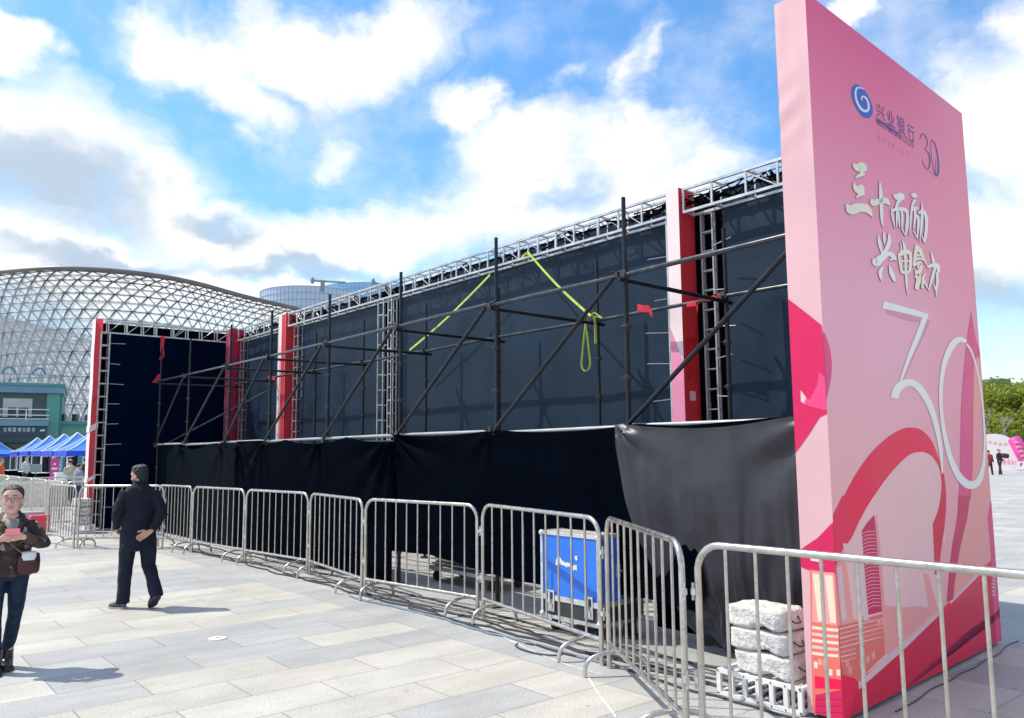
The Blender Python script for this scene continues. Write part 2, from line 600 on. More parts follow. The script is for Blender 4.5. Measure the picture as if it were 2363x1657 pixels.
    n4.inputs['Distortion'].default_value = 0.6
    t.links.new(co.outputs['Object'], n4.inputs[0])
    col = MIX(t, RANGE(t, n4.outputs[0], 0.50, 0.72, 0, 0.40), col, (0.30, 0.28, 0.25))
    vo = NN(t, 'ShaderNodeTexVoronoi')
    vo.inputs['Scale'].default_value = 2.3
    t.links.new(co.outputs['Object'], vo.inputs['Vector'])
    col = MIX(t, MATH(t, 'MULTIPLY', RANGE(t, vo.outputs['Distance'], 0.055, 0.035), 0.55), col, (0.20, 0.19, 0.175))
    t.links.new(col, b.inputs['Base Color'])
    b.inputs['Roughness'].default_value = 0.62
    b.inputs['Specular IOR Level'].default_value = 0.35
    bp = NN(t, 'ShaderNodeBump')
    bp.inputs['Strength'].default_value = 0.25
    bp.inputs['Distance'].default_value = 0.004
    hh = MATH(t, 'ADD', MATH(t, 'MULTIPLY', n1.outputs[0], 0.5), MATH(t, 'MULTIPLY', MATH(t, 'SUBTRACT', 1.0, jm), 1.0))
    t.links.new(hh, bp.inputs['Height'])
    t.links.new(bp.outputs[0], b.inputs['Normal'])
    me = bpy.data.meshes.new('plaza_ground')
    L = 2500
    me.from_pydata([(-L, -L, 0), (L, -L, 0), (L, L, 0), (-L, L, 0)], [], [(0, 1, 2, 3)])
    me.materials.append(m)
    o = bpy.data.objects.new('plaza_ground', me)
    COL.objects.link(o)
    o.location = W0
    o.rotation_euler = (0, 0, STAGE_RZ)
    tag(o, 'pale stone paved plaza of cream and grey slabs', 'ground', kind='structure')


make_ground()


# ---------------------------------------------------------------- stage: truss work
def truss_run(mb, P, Q, up, outv, h=0.30, dep=0.20, r=0.017, step=0.42, tangle=True):
    """box truss from P to Q (its top front chord); up = +Z, outv = towards the viewer's side"""
    L = (Q - P).length
    T = (Q - P).normalized()
    for a, b in ((0, 0), (0, h), (dep, 0), (dep, h)):
        mb.obox((P + Q) / 2 - outv * a - up * b, T, outv, up, L, r * 2, r * 2)
    n = max(2, int(L / step))
    for i in range(n + 1):
        x = min(L, i * L / n + (random.uniform(-.05, .05) if 0 < i < n else 0))
        p = P + T * x
        wdt = random.choice((1, 1, 1.6)) * r * 1.5
        mb.obox(p - up * h / 2, T, outv, up, wdt, r * 1.2, h)
        mb.obox(p - up * h / 2 - outv * dep, T, outv, up, r * 1.4, r * 1.2, h)
        mb.obox(p - outv * dep / 2, T, outv, up, r * 1.2, dep, r * 1.2)
        mb.obox(p - outv * dep / 2 - up * h, T, outv, up, r * 1.2, dep, r * 1.2)
        if i < n and i % 3 == 1:
            q = P + T * min(L, (i + 1) * L / n)
            mb.tube([p - up * h, q], r * .55, 5)
        if i < n and tangle and i % 2 == 0:
            q = P + T * min(L, (i + .8) * L / n)
            mb.tube([p - outv * dep - up * h, q - outv * dep * random.random()], r * .45, 4)


def ladder(mb, s, d, z0, z1, T, w=0.26, r=0.016, step=0.24, outv=NV, dep=0.2):
    P = W(s, d)
    for a in (0, w):
        for b in (0, dep):
            mb.obox(P + T * a - outv * b + ZV * (z0 + z1) / 2, T, outv, ZV, r * 2, r * 2, z1 - z0)
    n = int((z1 - z0) / step)
    for i in range(n + 1):
        z = z0 + (z1 - z0) * i / n
        for b in (0, dep):
            mb.obox(P + T * w / 2 - outv * b + ZV * z, T, outv, ZV, w, r * 1.5, r * 1.6)
        mb.obox(P - outv * dep / 2 + ZV * z, T, outv, ZV, r * 1.4, dep, r * 1.4)
        mb.obox(P + T * w - outv * dep / 2 + ZV * z, T, outv, ZV, r * 1.4, dep, r * 1.4)


def fabric_sheet(mb, s0, s1, z0, z1, d0, amp=0.012, axis='s', fix=0.0, sgn=1):
    def fn(u, v):
        s = s0 + (s1 - s0) * u
        z = z0 + (z1 - z0) * v
        k = noise.noise(Vector((s * 0.7, z * 0.45, fix * 3.1 + 2))) * amp + noise.noise(Vector((s * 2.3, z * 1.1, 5 + fix))) * amp * .4
        k *= min(1, 6 * u, 6 * (1 - u)) if True else 1
        return W(s, d0 + k * sgn, z) if axis == 's' else W(fix + k * sgn, s, z)
    mb.grid(fn, max(4, int(abs(s1 - s0) / .18)), 24)


def printed_face(mb, A, B, z0, z1):
    mb.quad(A + ZV * z0, B + ZV * z0, B + ZV * z1, A + ZV * z1)


# backdrop wall ---------------------------------------------------
wall = thing('stage_backdrop', W(7.3, 0), 'long black fabric backdrop wall on a silver truss behind the scaffolding', 'stage wall')
TF = 0.15                                        # front of the truss
sections = [(-1.80, 0.86), (1.56, 8.36), (8.90, 12.92), (13.55, 16.50)]
for s0, s1 in sections:
    mb = MB()
    fabric_sheet(mb, s0, s1, 0.02, WH - 0.12, -0.05, 0.02, 's', s0)
    mb.build('fabric_panel', M['fabric'], wall, True)
mb = MB()
mb.obox(W(7.35, -0.16, 2.545), SV, NV, ZV, 18.3, 0.05, 5.07)
mb.build('black_backing', M['cloth_dark'], wall)
mb = MB()
for s0, s1 in ((-1.78, 1.30), (1.56, 13.00), (13.52, 16.6)):
    truss_run(mb, W(s0, TF, WH), W(s1, TF, WH), ZV, NV)
mb.build('top_truss', M['alu'], wall)
mb = MB()                                         # loose cable and fabric jammed in the truss
for i in range(46):
    s = random.uniform(-1.6, 16.2)
    pts = [W(s + k * random.uniform(.12, .25), random.uniform(-.03, .13), WH - .15 + random.uniform(-.13, .12)) for k in range(5)]
    mb.tube(pts, random.uniform(.006, .014), 5)
for k in range(60):
    s = random.uniform(-1.7, 16.3)
    mb.tube([W(s, .02, WH - .16), W(s + random.uniform(-.3, .3), .05, WH - .16 + random.uniform(-.12, .1))], random.uniform(.008, .02), 5)
mb.build('cable_tangle', M['cloth_dark'], wall)
for s, w, dd in ((8.36, 0.12, .14), (8.66, 0.20, .14), (1.02, 0.17, -.055), (1.54, 0.05, .14), (13.5, 0.07, .14), (12.66, 0.20, .06), (15.95, .20, .06)):
    mb = MB()
    ladder(mb, s, dd, 0.05, WH - 0.31, SV, w, r=.0105, step=random.uniform(.24, .30), dep=.12 if dd > 0 else .05)
    mb.build('truss_column', M['rod'] if dd < .1 else M['alu'], wall)  # recessed columns take a darker grey that stands in for shade
# thin rods poking out beside the columns
for z in (4.3, 3.75, 3.3, 2.9, 2.45):
    for s, dr in ((1.56, 1), (0.9, -1)):
        mb = MB()
        mb.tube([W(s, .14, z), W(s + dr * random.uniform(.18, .4), .2, z + random.uniform(-.04, .05))], 0.006, 5)
        mb.build('rod', M['rod'], wall)


def pillar(sa, sb, d0, d1, mats, z0=0.02, z1=WH + .03, parent=wall, bands=None):
    """printed fabric sleeve on a column: lit face towards the plaza, side face towards the board"""
    mb = MB()
    printed = [(mats[0], W(sb, d1), W(sa, d1)), (mats[1], W(sa, d1), W(sa, d0)), (mats[1], W(sb, d0), W(sb, d1)), (mats[1], W(sa, d0), W(sb, d0))]
    ms = []
    for m_, A, B in printed:
        if m_ not in ms:
            ms.append(m_)
        mb.cur = ms.index(m_)
        n = 20
        for i in range(n):
            za, zb = z0 + (z1 - z0) * i / n, z0 + (z1 - z0) * (i + 1) / n
            mb.quad(A + ZV * za, B + ZV * za, B + ZV * zb, A + ZV * zb)
    mb.cur = 0
    mb.add([W(sa, d0, z1), W(sa, d1, z1), W(sb, d1, z1), W(sb, d0, z1)], [(0, 1, 2, 3)])
    o = mb.build('pillar_cover', [M[k] for k in ms], parent)
    return o


pc = pillar(1.34, 1.535, -.12, .20, ('pale', 'red'))
tag(pc, 'pale pink and red printed pillar sleeve nearest the pink board')
mb = MB()
mb.cur = 0
mb.add([W(1.53, .202, 1.0), W(1.342, .202, 1.0), W(1.342, .202, 2.9), W(1.53, .202, 3.35)], [(0, 1, 2, 3)])
mb.cur = 1
mb.add([W(1.338, .15, 2.6), W(1.338, .02, 2.75), W(1.338, -.1, 3.25), W(1.338, .15, 3.2)], [(0, 1, 2, 3)])
mb.cur = 2
mb.add([W(1.337, .1, 2.42), W(1.337, -.02, 2.42), W(1.337, -.02, 2.54), W(1.337, .1, 2.54)], [(0, 1, 2, 3)])
mb.build('sleeve_print', [M['pink_mid'], M['ribbon'], M['pale']], pc)
pc = pillar(13.04, 13.44, -.1, .20, ('pale', 'red'))
tag(pc, 'pink and red printed pillar sleeve left of the middle of the wall')
mb = MB()
mb.add([W(13.26, .203, .5), W(13.05, .203, .5), W(13.05, .203, WH), W(13.26, .203, WH)], [(0, 1, 2, 3)])
mb.build('sleeve_print', M['red'], pc)
pc = pillar(16.22, 16.60, -.1, .30, ('red_mott', 'red_dark'))
tag(pc, 'rose and crimson printed pillar sleeve in the far corner')

# left wing -------------------------------------------------------
WS, WD = 16.66, 3.53
wing = thing('backdrop_wing', W(WS + .15, 1.8), 'shaded navy backdrop wing with a red end strip at the far left of the stage', 'stage wall')
mb = MB()
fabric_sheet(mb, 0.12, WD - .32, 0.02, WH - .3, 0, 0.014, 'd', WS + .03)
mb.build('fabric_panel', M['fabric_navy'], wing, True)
mb = MB()
truss_run(mb, W(WS - .02, WD - .3, WH), W(WS - .02, 0.15, WH), ZV, -SV, 0.30, 0.2, step=.36)
mb.build('top_truss', M['alu'], wing)
mb = MB()
mb.obox(W(WS + .25, WD / 2 - .05, WH / 2), SV, NV, ZV, .04, WD - .1, WH - .06)
mb.build('outer_cover', M['pale'], wing)
mb = MB()
mb.obox(W(WS + .20, WD / 2 - .05, WH / 2), SV, NV, ZV, .03, WD - .14, WH - .09)
mb.build('black_backing', M['cloth_dark'], wing)
mb = MB()
ladder(mb, WS - .02, WD - .34, 0.05, WH - .3, NV, 0.20, step=.3, outv=-SV)
mb.build('truss_column', M['alu'], wing)
for i in range(9):
    mb = MB()
    z = 4.55 - i * .5
    mb.tube([W(WS - .03, WD - .3, z), W(WS - .06, WD - .3 - random.uniform(.26, .42), z + random.uniform(-.02, .02))], 0.009, 5)
    mb.build('rod', M['rod'], wing)
mb = MB()
E0, E1 = WS - .03, WS + .27
mb.cur = 0
n = 24
for i in range(n):
    za, zb = .0 + (WH + .03) * i / n, (WH + .03) * (i + 1) / n
    wob = lambda z: .012 * noise.noise(Vector((z * 1.3, 3, 1)))
    mb.quad(W(E0, WD + wob(za), za), W(E0, WD - .17, za), W(E0, WD - .17, zb), W(E0, WD + wob(zb), zb))
mb.cur = 1
for i in range(n):
    za, zb = (WH + .03) * i / n, (WH + .03) * (i + 1) / n
    mb.quad(W(E1, WD + wob(za), za), W(E0, WD + wob(za), za), W(E0, WD + wob(zb), zb), W(E1, WD + wob(zb), zb))
mb.cur = 2
for za, zb in ((2.35, 2.5), (.02, .02), (1.15, 1.24)):
    mb.quad(W(E0 - .004, WD + .004, za), W(E0 - .004, WD - .17, za + .1), W(E0 - .004, WD - .17, zb + .1), W(E0 - .004, WD + .004, zb))
    mb.quad(W(E1, WD + .016, za), W(E0 - .004, WD + .016, za), W(E0 - .004, WD + .016, zb), W(E1, WD + .016, zb))
mb.cur = 3
mb.quad(W(E0 - .003, WD + .002, .0), W(E0 - .003, WD - .17, .0), W(E0 - .003, WD - .17, .72), W(E0 - .003, WD + .002, .62))
mb.add([W(E0 - .003, WD + .0, 3.05), W(E0 - .003, WD - .165, 3.2), W(E0 - .003, WD - .165, 3.32)], [(0, 1, 2)])
mb.build('end_cover', [M['red'], M['pale'], M['tape'], M['red_dark']], wing)

# ---------------------------------------------------------------- scaffold
FS = [-1.62, 0.49, 2.59, 4.74, 6.92, 9.19, 11.19, 13.65, 15.75]
BS = [-1.50, 0.58, 2.65, 4.81, 6.84, 9.03, 11.1, 13.5, 15.6]
FD, BD = 2.2, 0.36
ZL, ZB, ZT = 3.58, 2.03, 4.40
scaf = thing('tube_scaffold', W(7, 1.3), 'dark steel tube scaffold of two post rows bracing the black backdrop', 'scaffold')
random.seed(3)
for row, d in ((FS, FD), (BS, BD)):
    for i, s in enumerate(row):
        mb = MB()
        r = 0.026
        top = ZT + random.uniform(-.03, .04)
        mb.cur = 0
        lean = random.uniform(-.006, .006)
        mb.tube([W(s, d, 0.04), W(s + lean, d, 2.0), W(s + 2 * lean, d, top - .75)], r, 10)
        mb.tube([W(s + 2 * lean, d, top - .75), W(s + 2 * lean, d, top)], r * .86, 10)
        mb.cur = 1
        mb.tube([W(s, d, 0), W(s, d, .03)], .08, 10)
        z = .45
        while z < top - .85:
            mb.tube([W(s, d, z - .006), W(s, d, z + .006)], .058, 8)
            mb.tube([W(s, d, z - .03), W(s, d, z + .03)], r * 1.3, 8)
            z += .52
        mb.build('post', [M['pipe'], M['clamp']], scaf, True)
for d, row in ((FD, FS), (BD, BS)):
    for z in ((ZL, ZB) if d == FD else (ZL - .0, ZB - .02)):
        for i in range(len(row) - 1):
            if d == BD and z < 3 and i > 4:
                continue
            mb = MB()
            off = 0.045
            mb.tube([W(row[i] - .04, d + off, z + random.uniform(-.015, .015)), W(row[i + 1] + .06, d + off, z + random.uniform(-.015, .015))], .024, 10)
            mb.build('ledger', M['rod'] if (d == FD and z < 3) else M['pipe_rail'], scaf, True)  # lower front rail in lighter grey, sunlight put into its colour
for i in range(len(FS)):
    mb = MB()
    mb.tube([W(FS[i], FD + .1, ZL - .05), W(BS[i], BD - .12, ZL - .05)], .024, 10)
    mb.build('transom', M['pipe'], scaf, True)
for i in range(len(FS) - 1):
    mb = MB()
    mb.tube([W(FS[i + 1] - .06, FD + .09, ZB + .02), W(FS[i] + .10, FD + .09, ZL - .04)], .024, 10)
    mb.build('brace', M['pipe'], scaf, True)
mb = MB()
mb.tube([W(15.6, FD - .1, ZB), W(13.4, BD + .1, ZL - .3)], .02, 8)
mb.build('brace', M['pipe_rail'], scaf, True)
for d, row in ((FD, FS), (BD, BS)):
    for s in row:
        for z in (ZL, ZB):
            mb = MB()
            for k in range(3):
                a = random.uniform(-.05, .05)
                mb.obox(W(s + a, d + .03 + .02 * k, z + random.uniform(-.04, .04)), SV, NV, ZV, .09 - .02 * k, .06, .055)
            mb.tube([W(s + .07, d + .05, z + .03), W(s + .07, d + .13, z + .03)], .009, 6)
            mb.tube([W(s - .07, d + .02, z - .03), W(s - .07, d + .11, z - .02)], .009, 6)
            mb.build('coupler', M['clamp'], scaf)
random.seed(11)


# ---------------------------------------------------------------- hanging cloths
def cloth(name, label, s0, s1, ztop, zbot, matk, gather=0.0, tuck=0.0, d=FD + .075, folds=(), left=None, right=None, nu=70, nv=44, amp=.03, seed=0.0, wave=1.0):
    def fn(u, v):
        zt = ztop(u)
        zb = zbot(u)
        z = zb + (zt - zb) * v
        a = left(1 - v) if left else 0
        b = right(1 - v) if right else 0
        s = (s0 + a) * (1 - u) + (s1 + b) * u
        dep = 0
        h = 1 - v
        # drape: soft vertical folds that deepen downwards
        dep += amp * (h ** .8) * (noise.noise(Vector((s * 2.2 + seed, z * .28, seed))) * 1.4 + noise.noise(Vector((s * 5.2 + seed, z * .5, seed + 9))) * .6) * wave
        dep += amp * .5 * noise.noise(Vector((s * 1.1, z * 1.6, seed + 4)))
        if gather:
            ph_ = s * 22 + 3.5 * noise.noise(Vector((s * 3, z * .8, seed + 20)))
            dep += gather * h ** 2.4 * 1.5 * (math.sin(ph_) + .5 * math.sin(ph_ * 2.3 + 1))
            dep += .018 * math.sin((s * .9 + z) * 9 + 3 * noise.noise(Vector((s * 2, z * 2, seed)))) * max(0, noise.noise(Vector((s * 1.2 + 3, z * 1.1, seed + 2)))) * 2
        dep -= tuck * h ** 2.2
        # creases radiating from tie points
        for (fs, fz, nf, ln, am) in folds:
            dx, dz = s - fs, fz - z
            rr = math.hypot(dx, dz)
            if rr > 1e-3:
                th = math.atan2(dx, dz + 1e-6)
                dep += am * math.exp(-rr / ln) * min(1, rr * 6) * math.sin(th * nf)
        return W(s, d + dep, z)
    mb = MB()
    mb.grid(fn, nu, nv)
    o = mb.build(name, M[matk], None, True, W((s0 + s1) / 2, d, 0))
    return tag(o, label, 'cloth', 'black cloths hung along the scaffold')


cloth('hanging_cloth', 'narrow dark cloth hung at the far left end of the scaffold', 15.72, 14.5, lambda u: 2.00 - .02 * u, lambda u: .03, 'cloth_teal', folds=((15.7, 2.0, 9, .3, .03),), seed=1, d=FD + .0)
cloth('hanging_cloth', 'slanting dark teal cloth hung second from the left end of the scaffold', 14.9, 11.05, lambda u: 2.03 - .10 * math.sin(math.pi * min(1, u * 1.2)) ** 2 - .03 * (1 - u), lambda u: .03, 'cloth_teal', left=lambda h: .9 * h - .75 + .2, right=lambda h: .55 * h, folds=((13.65, 2.03, 7, .4, .05), (11.2, 2.03, 8, .4, .05)), seed=2)
cloth('hanging_cloth', 'short dark teal cloth hung in front of the red corner pillar', 11.35, 9.15, lambda u: 2.04 - .04 * math.sin(math.pi * u), lambda u: .03, 'cloth_teal', right=lambda h: -.1 * h, folds=((11.19, 2.04, 8, .35, .05), (9.19, 2.04, 9, .5, .06)), seed=3, d=FD + .11)
cloth('hanging_cloth', 'wide black cloth sagging between two scaffold posts left of the ladder truss', 10.4, 4.72, lambda u: 2.04 - .09 * abs(math.sin(math.pi * u * 2.6)) * (u > .2), lambda u: .04, 'cloth_black', folds=((10.3, 2.04, 14, .5, .07), (9.19, 2.05, 12, .6, .03), (6.92, 2.05, 10, .5, .04), (4.74, 2.07, 14, .8, .07)), seed=5, nu=130, d=FD + .13)
cloth('hanging_cloth', 'wide black cloth hung clear of the ground behind the blue case', 4.78, -.4, lambda u: 2.06 - .05 * abs(math.sin(math.pi * u * 2.3)), lambda u: .46 - .10 * u + .04 * math.sin(u * 9), 'cloth_black', folds=((4.74, 2.07, 16, .9, .08), (2.59, 2.06, 8, .4, .03)), seed=7, nu=110, d=FD + .10)
go = cloth('hanging_cloth', 'sunlit grey cloth with gathered foot hung beside the pink board', .47, -1.84, lambda u: 2.06 - .09 * math.sin(math.pi * min(1, u * 1.02)) ** 1.2 + .05 * u, lambda u: .03 + .05 * u, 'cloth_grey', .022, .34,
           left=lambda h: -.10 * h - .62 * h ** 2.2, right=lambda h: -.02 * h, folds=((.47, 2.06, 10, .35, .05), (-1.8, 2.1, 12, .5, .05), (-.6, .0, 13, .5, .035), (-1.25, 0.15, 12, .4, .025)), seed=9, amp=.085, nu=150, nv=80, d=FD + .24)
# dark lining seen between and behind the cloths
cloth('hanging_cloth', 'dark lining cloth hung behind the grey cloth next to the board', .55, -1.84, lambda u: 1.97, lambda u: .04, 'cloth_dark', seed=12, d=FD - .42)
cloth('hanging_cloth', 'loose black top cloth slung above the grey cloth', .3, -1.84, lambda u: 2.00 + .09 * u, lambda u: 1.96 - .03 * math.sin(math.pi * u), 'cloth_dark', seed=13, d=FD + .12, nv=8)


# ---------------------------------------------------------------- straps and ribbons
def flat_strip(mb, pts, w, side):
    pts = [Vector(p) for p in pts]
    for a in range(len(pts) - 1):
        p, q = pts[a], pts[a + 1]
        s_ = Vector(side).normalized() * w / 2
        t_ = (q - p).normalized().cross(s_).normalized() * .003
        vs = [p - s_ - t_, p + s_ - t_, q + s_ - t_, q - s_ - t_, p - s_ + t_, p + s_ + t_, q + s_ + t_, q - s_ + t_]
        mb.add(vs, [(0, 1, 2, 3), (7, 6, 5, 4), (0, 4, 5, 1), (1, 5, 6, 2), (2, 6, 7, 3), (3, 7, 4, 0)])


K1 = W(4.62, TF + .03, WH - .30)
J1 = W(2.65, BD + .08, ZL + .02)
mb = MB()
K0 = W(4.30, TF + .03, WH - .22)
flat_strip(mb, [W(4.42, TF + .05, WH - .31), W(4.36, TF + .07, WH - .28), K0 + ZV * -.02], .04, (0, 0, 1))
flat_strip(mb, [K0.lerp(J1, t_ / 10) - ZV * .05 * math.sin(math.pi * t_ / 10) for t_ in range(11)], .045, (0, 0, 1))
st = mb.build('tie_strap', M['strap'], None, False, K1)
tag(st, 'yellow green strap slanting down from the truss with a loop hanging off the ledger', 'strap')
mb = MB()
loop = [J1 + ZV * -.02]
for k in range(13):
    t = k / 12
    a = -math.pi / 2 + (t - .5) * 3.6
    loop.append(J1 + SV * (.16 + .085 * math.cos(a)) + ZV * (-.60 + .11 * math.sin(a)))
loop.append(J1 + SV * .14 - ZV * .04)
flat_strip(mb, [J1 + SV * .15 - ZV * .03] + loop[1:-1] + [J1 + SV * .15 - ZV * .03], .03, NV)
flat_strip(mb, [J1 + SV * .1, J1 - SV * .02 + ZV * .08, J1 - SV * .16 - ZV * .02, J1 - SV * .03 + ZV * .02, J1 - SV * .03 - ZV * .35], .04, NV)
mb.build('strap_loop', M['strap'], st)
mb = MB()
yA, yB = PL(1131, 634, W(0, .20), NV), PL(945, 808, W(0, .26), NV)
flat_strip(mb, [yA.lerp(yB, t_ / 8) - ZV * .05 * math.sin(math.pi * t_ / 8) for t_ in range(9)], .04, (0, 0, 1))
o = mb.build('tie_strap', M['strap'], None, False, W(4.78, TF, WH - .3))
tag(o, 'yellow green strap slanting down to the left to the ladder truss', 'strap')


def ribbon(label, pts, w=.06, side=NV):
    mb = MB()
    flat_strip(mb, pts, w, side)
    o = mb.build('red_ribbon', M['ribbon'], None, False, pts[0])
    return tag(o, label, 'ribbon', 'red ribbons tied to the stage')


p = W(1.75, BD + .07, ZL)
ribbon('short red ribbon knotted on the ledger left of the pale pillar', [p + SV * .12 + ZV * .06, p + ZV * .02, p - SV * .06 + ZV * .02, p - SV * .12 - ZV * .06], .09, ZV)
p = W(.95, BD + .07, ZL + .0)
ribbon('long red ribbon wound along the ledger right of the pale pillar', [p + SV * .14 - ZV * .02, p - ZV * .03, p - SV * .02 - ZV * .12, p - SV * .04 + ZV * .06, p - SV * .2 + ZV * .0, p - SV * .38 + ZV * .03], .05, ZV)
p = W(WS - .1, 1.95, WH - .28)
ribbon('red ribbon dangling from the wing truss with a knotted end', [p, p - ZV * .28 + NV * .02, p - ZV * .5 - NV * .01, p - ZV * .62 + NV * .04], .09, NV)
q = p - ZV * 1.0 + NV * .04
ribbon('small red ribbon end hanging from a dark thread on the navy wing', [q, q - ZV * .1 + NV * .05, q - ZV * .22 + NV * .14], .10, NV)
p = W(13.25, BD + .07, ZL)
ribbon('red ribbon tied round the ledger at the striped red pillar', [p + SV * .2 + ZV * .03, p, p - SV * .2 - ZV * .02, p - SV * .22 - ZV * .25], .07, ZV)

# ---------------------------------------------------------------- advertising board
BC = Vector((2.157, 5.502, 0))
BR = Vector((4.508, 7.669, 0))
BU = (BR - BC).normalized()
BW = (BR - BC).length
BN = Vector((BU.y, -BU.x, 0))                     # outward normal of the printed front
BTH = 0.245
BH = 5.12
SU = -BN                                          # along the narrow side, away from the front
board = thing('advertising_board', BC + BU * BW / 2 + SU * BTH / 2, 'tall pink printed advertising board with white 30 numerals and blue emblem', 'billboard')


def board_print_material():
    m = bpy.data.materials.new('pink_board_print')
    m.use_nodes = True
    t = m.node_tree
    b = t.nodes['Principled BSDF']
    b.inputs['Roughness'].default_value = 0.42
    b.inputs['Specular IOR Level'].default_value = 0.22
    co = NN(t, 'ShaderNodeTexCoord')
    s_ = NN(t, 'ShaderNodeSeparateXYZ')
    uvn = NN(t, 'ShaderNodeUVMap')
    t.links.new(uvn.outputs[0], s_.inputs[0])
    cr1 = NN(t, 'ShaderNodeValToRGB')
    t.links.new(s_.outputs[1], cr1.inputs[0])
    e = cr1.color_ramp.elements
    e[0].position = 0.0; e[0].color = (0.88, 0.36, 0.35, 1)
    e[1].position = 1.0; e[1].color = (0.76, 0.11, 0.24, 1)
    for p, c in ((.30, (0.88, 0.42, 0.44)), (.55, (0.86, 0.40, 0.50)), (.70, (0.86, 0.31, 0.41)), (.84, (0.84, 0.21, 0.32))):
        x = cr1.color_ramp.elements.new(p)
        x.color = (*c, 1)
    col = MIX(t, RANGE(t, s_.outputs[0], .35, 1.0, 0, .75), cr1.outputs[0], (0.88, 0.27, 0.35))
    t.links.new(col, b.inputs['Base Color'])
    n = NN(t, 'ShaderNodeTexNoise')
    n.inputs['Scale'].default_value = 1.4
    n.inputs['Detail'].default_value = 3
    t.links.new(co.outputs['Object'], n.inputs[0])
    bp = NN(t, 'ShaderNodeBump')
    bp.inputs['Strength'].default_value = .15
    bp.inputs['Distance'].default_value = .03
    t.links.new(n.outputs[0], bp.inputs['Height'])
    t.links.new(bp.outputs[0], b.inputs['Normal'])
    return m


def side_print_material():
    return mat('pale_side_print', (0.68, 0.40, 0.43), .45, 0, .05, 1.2, .12, 2.2)


M['board'] = board_print_material()
M['board_side'] = side_print_material()
mb = MB()
mb.quad(BC + ZV * .03, BR + ZV * .03, BR + ZV * BH, BC + ZV * BH)
fp = mb.build('front_panel', M['board'], board)
uvl = fp.data.uv_layers.new(name='UVMap')
for i, uv in enumerate(((0, 0), (1, 0), (1, 1), (0, 1))):
    uvl.data[i].uv = uv
mb = MB()
C2, R2 = BC + SU * BTH, BR + SU * BTH


def crease(u, v):
    z = .03 + (BH - .03) * v
    k = .004 * max(0, min(1, (z - 3.3) * 4)) * noise.noise(Vector((u * 3, z * 2.2, 1))) + .012 * math.exp(-((z - 4.25) / .25) ** 2) * math.sin(z * 26 + u * 4) * u * .6
    k *= min(1, 8 * u) * (1 if u < .95 else .3)
    return BC + SU * (BTH * u) - BU * (.0005 + k) + ZV * z


mb.grid(crease, 8, 120)
mb.build('side_panel', M['board_side'], board, True)
mb = MB()
mb.quad(R2 + ZV * .03, C2 + ZV * .03, C2 + ZV * (BH), R2 + ZV * (BH))
mb.quad(BC + ZV * BH, BR + ZV * BH, R2 + ZV * BH, C2 + ZV * BH)
mb.quad(BR + ZV * .03, R2 + ZV * .03, R2 + ZV * BH, BR + ZV * BH)
mb.build('back_panel', M['board_side'], board)

Z6 = lambda x, y: (1750 + x / 2.3002, y / 2.3)
Z7 = lambda x, y: (1780 + x / 2.6827, 650 + y / 2.6833)
Z8 = lambda x, y: (1780 + x / 3.175, 1150 + y / 3.1755)
ZS = lambda x, y: (1930 + x / 4.737, 360 + y / 4.735)
ZE = lambda x, y: (1940 + x / 6.192, 170 + y / 6.192)
LAY = {'n': 0}


def fpt(p, lay):
    q = PL(p[0], p[1], BC, BN)
    u = max(0.0, min(BW, (q - BC).dot(BU)))
    z = max(.032, min(BH - .002, q.z))
    return BC + BU * u + ZV * z + BN * (.0008 + .0006 * lay)


def fptU(p, lay):
    q = PL(p[0], p[1], BC, BN)
    return BC + BU * (q - BC).dot(BU) + ZV * q.z + BN * (.0008 + .0006 * lay)


def sptU(p, lay):
    q = PL(p[0], p[1], BC, BU)
    return BC + SU * (q - BC).dot(SU) + ZV * q.z - BU * (.0022 + .0006 * lay)


CLIP_F = ((BC, -BU), (BC + BU * BW, BU), (Vector((0, 0, .032)), -ZV), (Vector((0, 0, BH - .002)), ZV))
CLIP_S = ((BC, -SU), (BC + SU * BTH, SU), (Vector((0, 0, .032)), -ZV), (Vector((0, 0, BH - .002)), ZV))


def spt(p, lay):
    q = PL(p[0], p[1], BC, BU)
    u = max(0.0, min(BTH, (q - BC).dot(SU)))
    z = max(.032, min(BH - .002, q.z))
    return BC + SU * u + ZV * z - BU * (.0022 + .0006 * lay)


def smooth(pts, n=6, closed=False):
    """Catmull-Rom through the points"""
    P = [Vector((p[0], p[1], p[2] if len(p) > 2 else 0)) for p in pts]
    r = []
    N = len(P)
    rng = range(N if closed else N - 1)
    for i in rng:
        p0, p1, p2, p3 = (P[(i - 1) % N], P[i], P[(i + 1) % N], P[(i + 2) % N]) if closed else (P[max(0, i - 1)], P[i], P[i + 1], P[min(N - 1, i + 2)])
        for k in range(n):
            t = k / n
            r.append(0.5 * ((2 * p1) + (p2 - p0) * t + (2 * p0 - 5 * p1 + 4 * p2 - p3) * t * t + (3 * p1 - p0 - 3 * p2 + p3) * t ** 3))
    if not closed:
        r.append(P[-1])
    return r


def fill(mb, pts3, clip=()):
    """triangulated filled outline (handles concave outlines)"""
    bm = bmesh.new()
    pp = []
    for p in pts3:
        if not pp or (pp[-1] - p).length > 1e-5:
            pp.append(Vector(p))
    if (pp[0] - pp[-1]).length < 1e-5:
        pp.pop()
    vs = [bm.verts.new(p) for p in pp]
    for tri in geometry.tessellate_polygon([pp]):
        try:
            bm.faces.new([vs[i] for i in tri])
        except ValueError:
            pass
    for co, no in clip:
        bmesh.ops.bisect_plane(bm, geom=bm.verts[:] + bm.edges[:] + bm.faces[:], dist=1e-6, plane_co=co, plane_no=no, clear_outer=True)
    bm.verts.index_update()
    mb.add([v.co.copy() for v in bm.verts], [[v.index for v in f.verts] for f in bm.faces])
    bm.free()


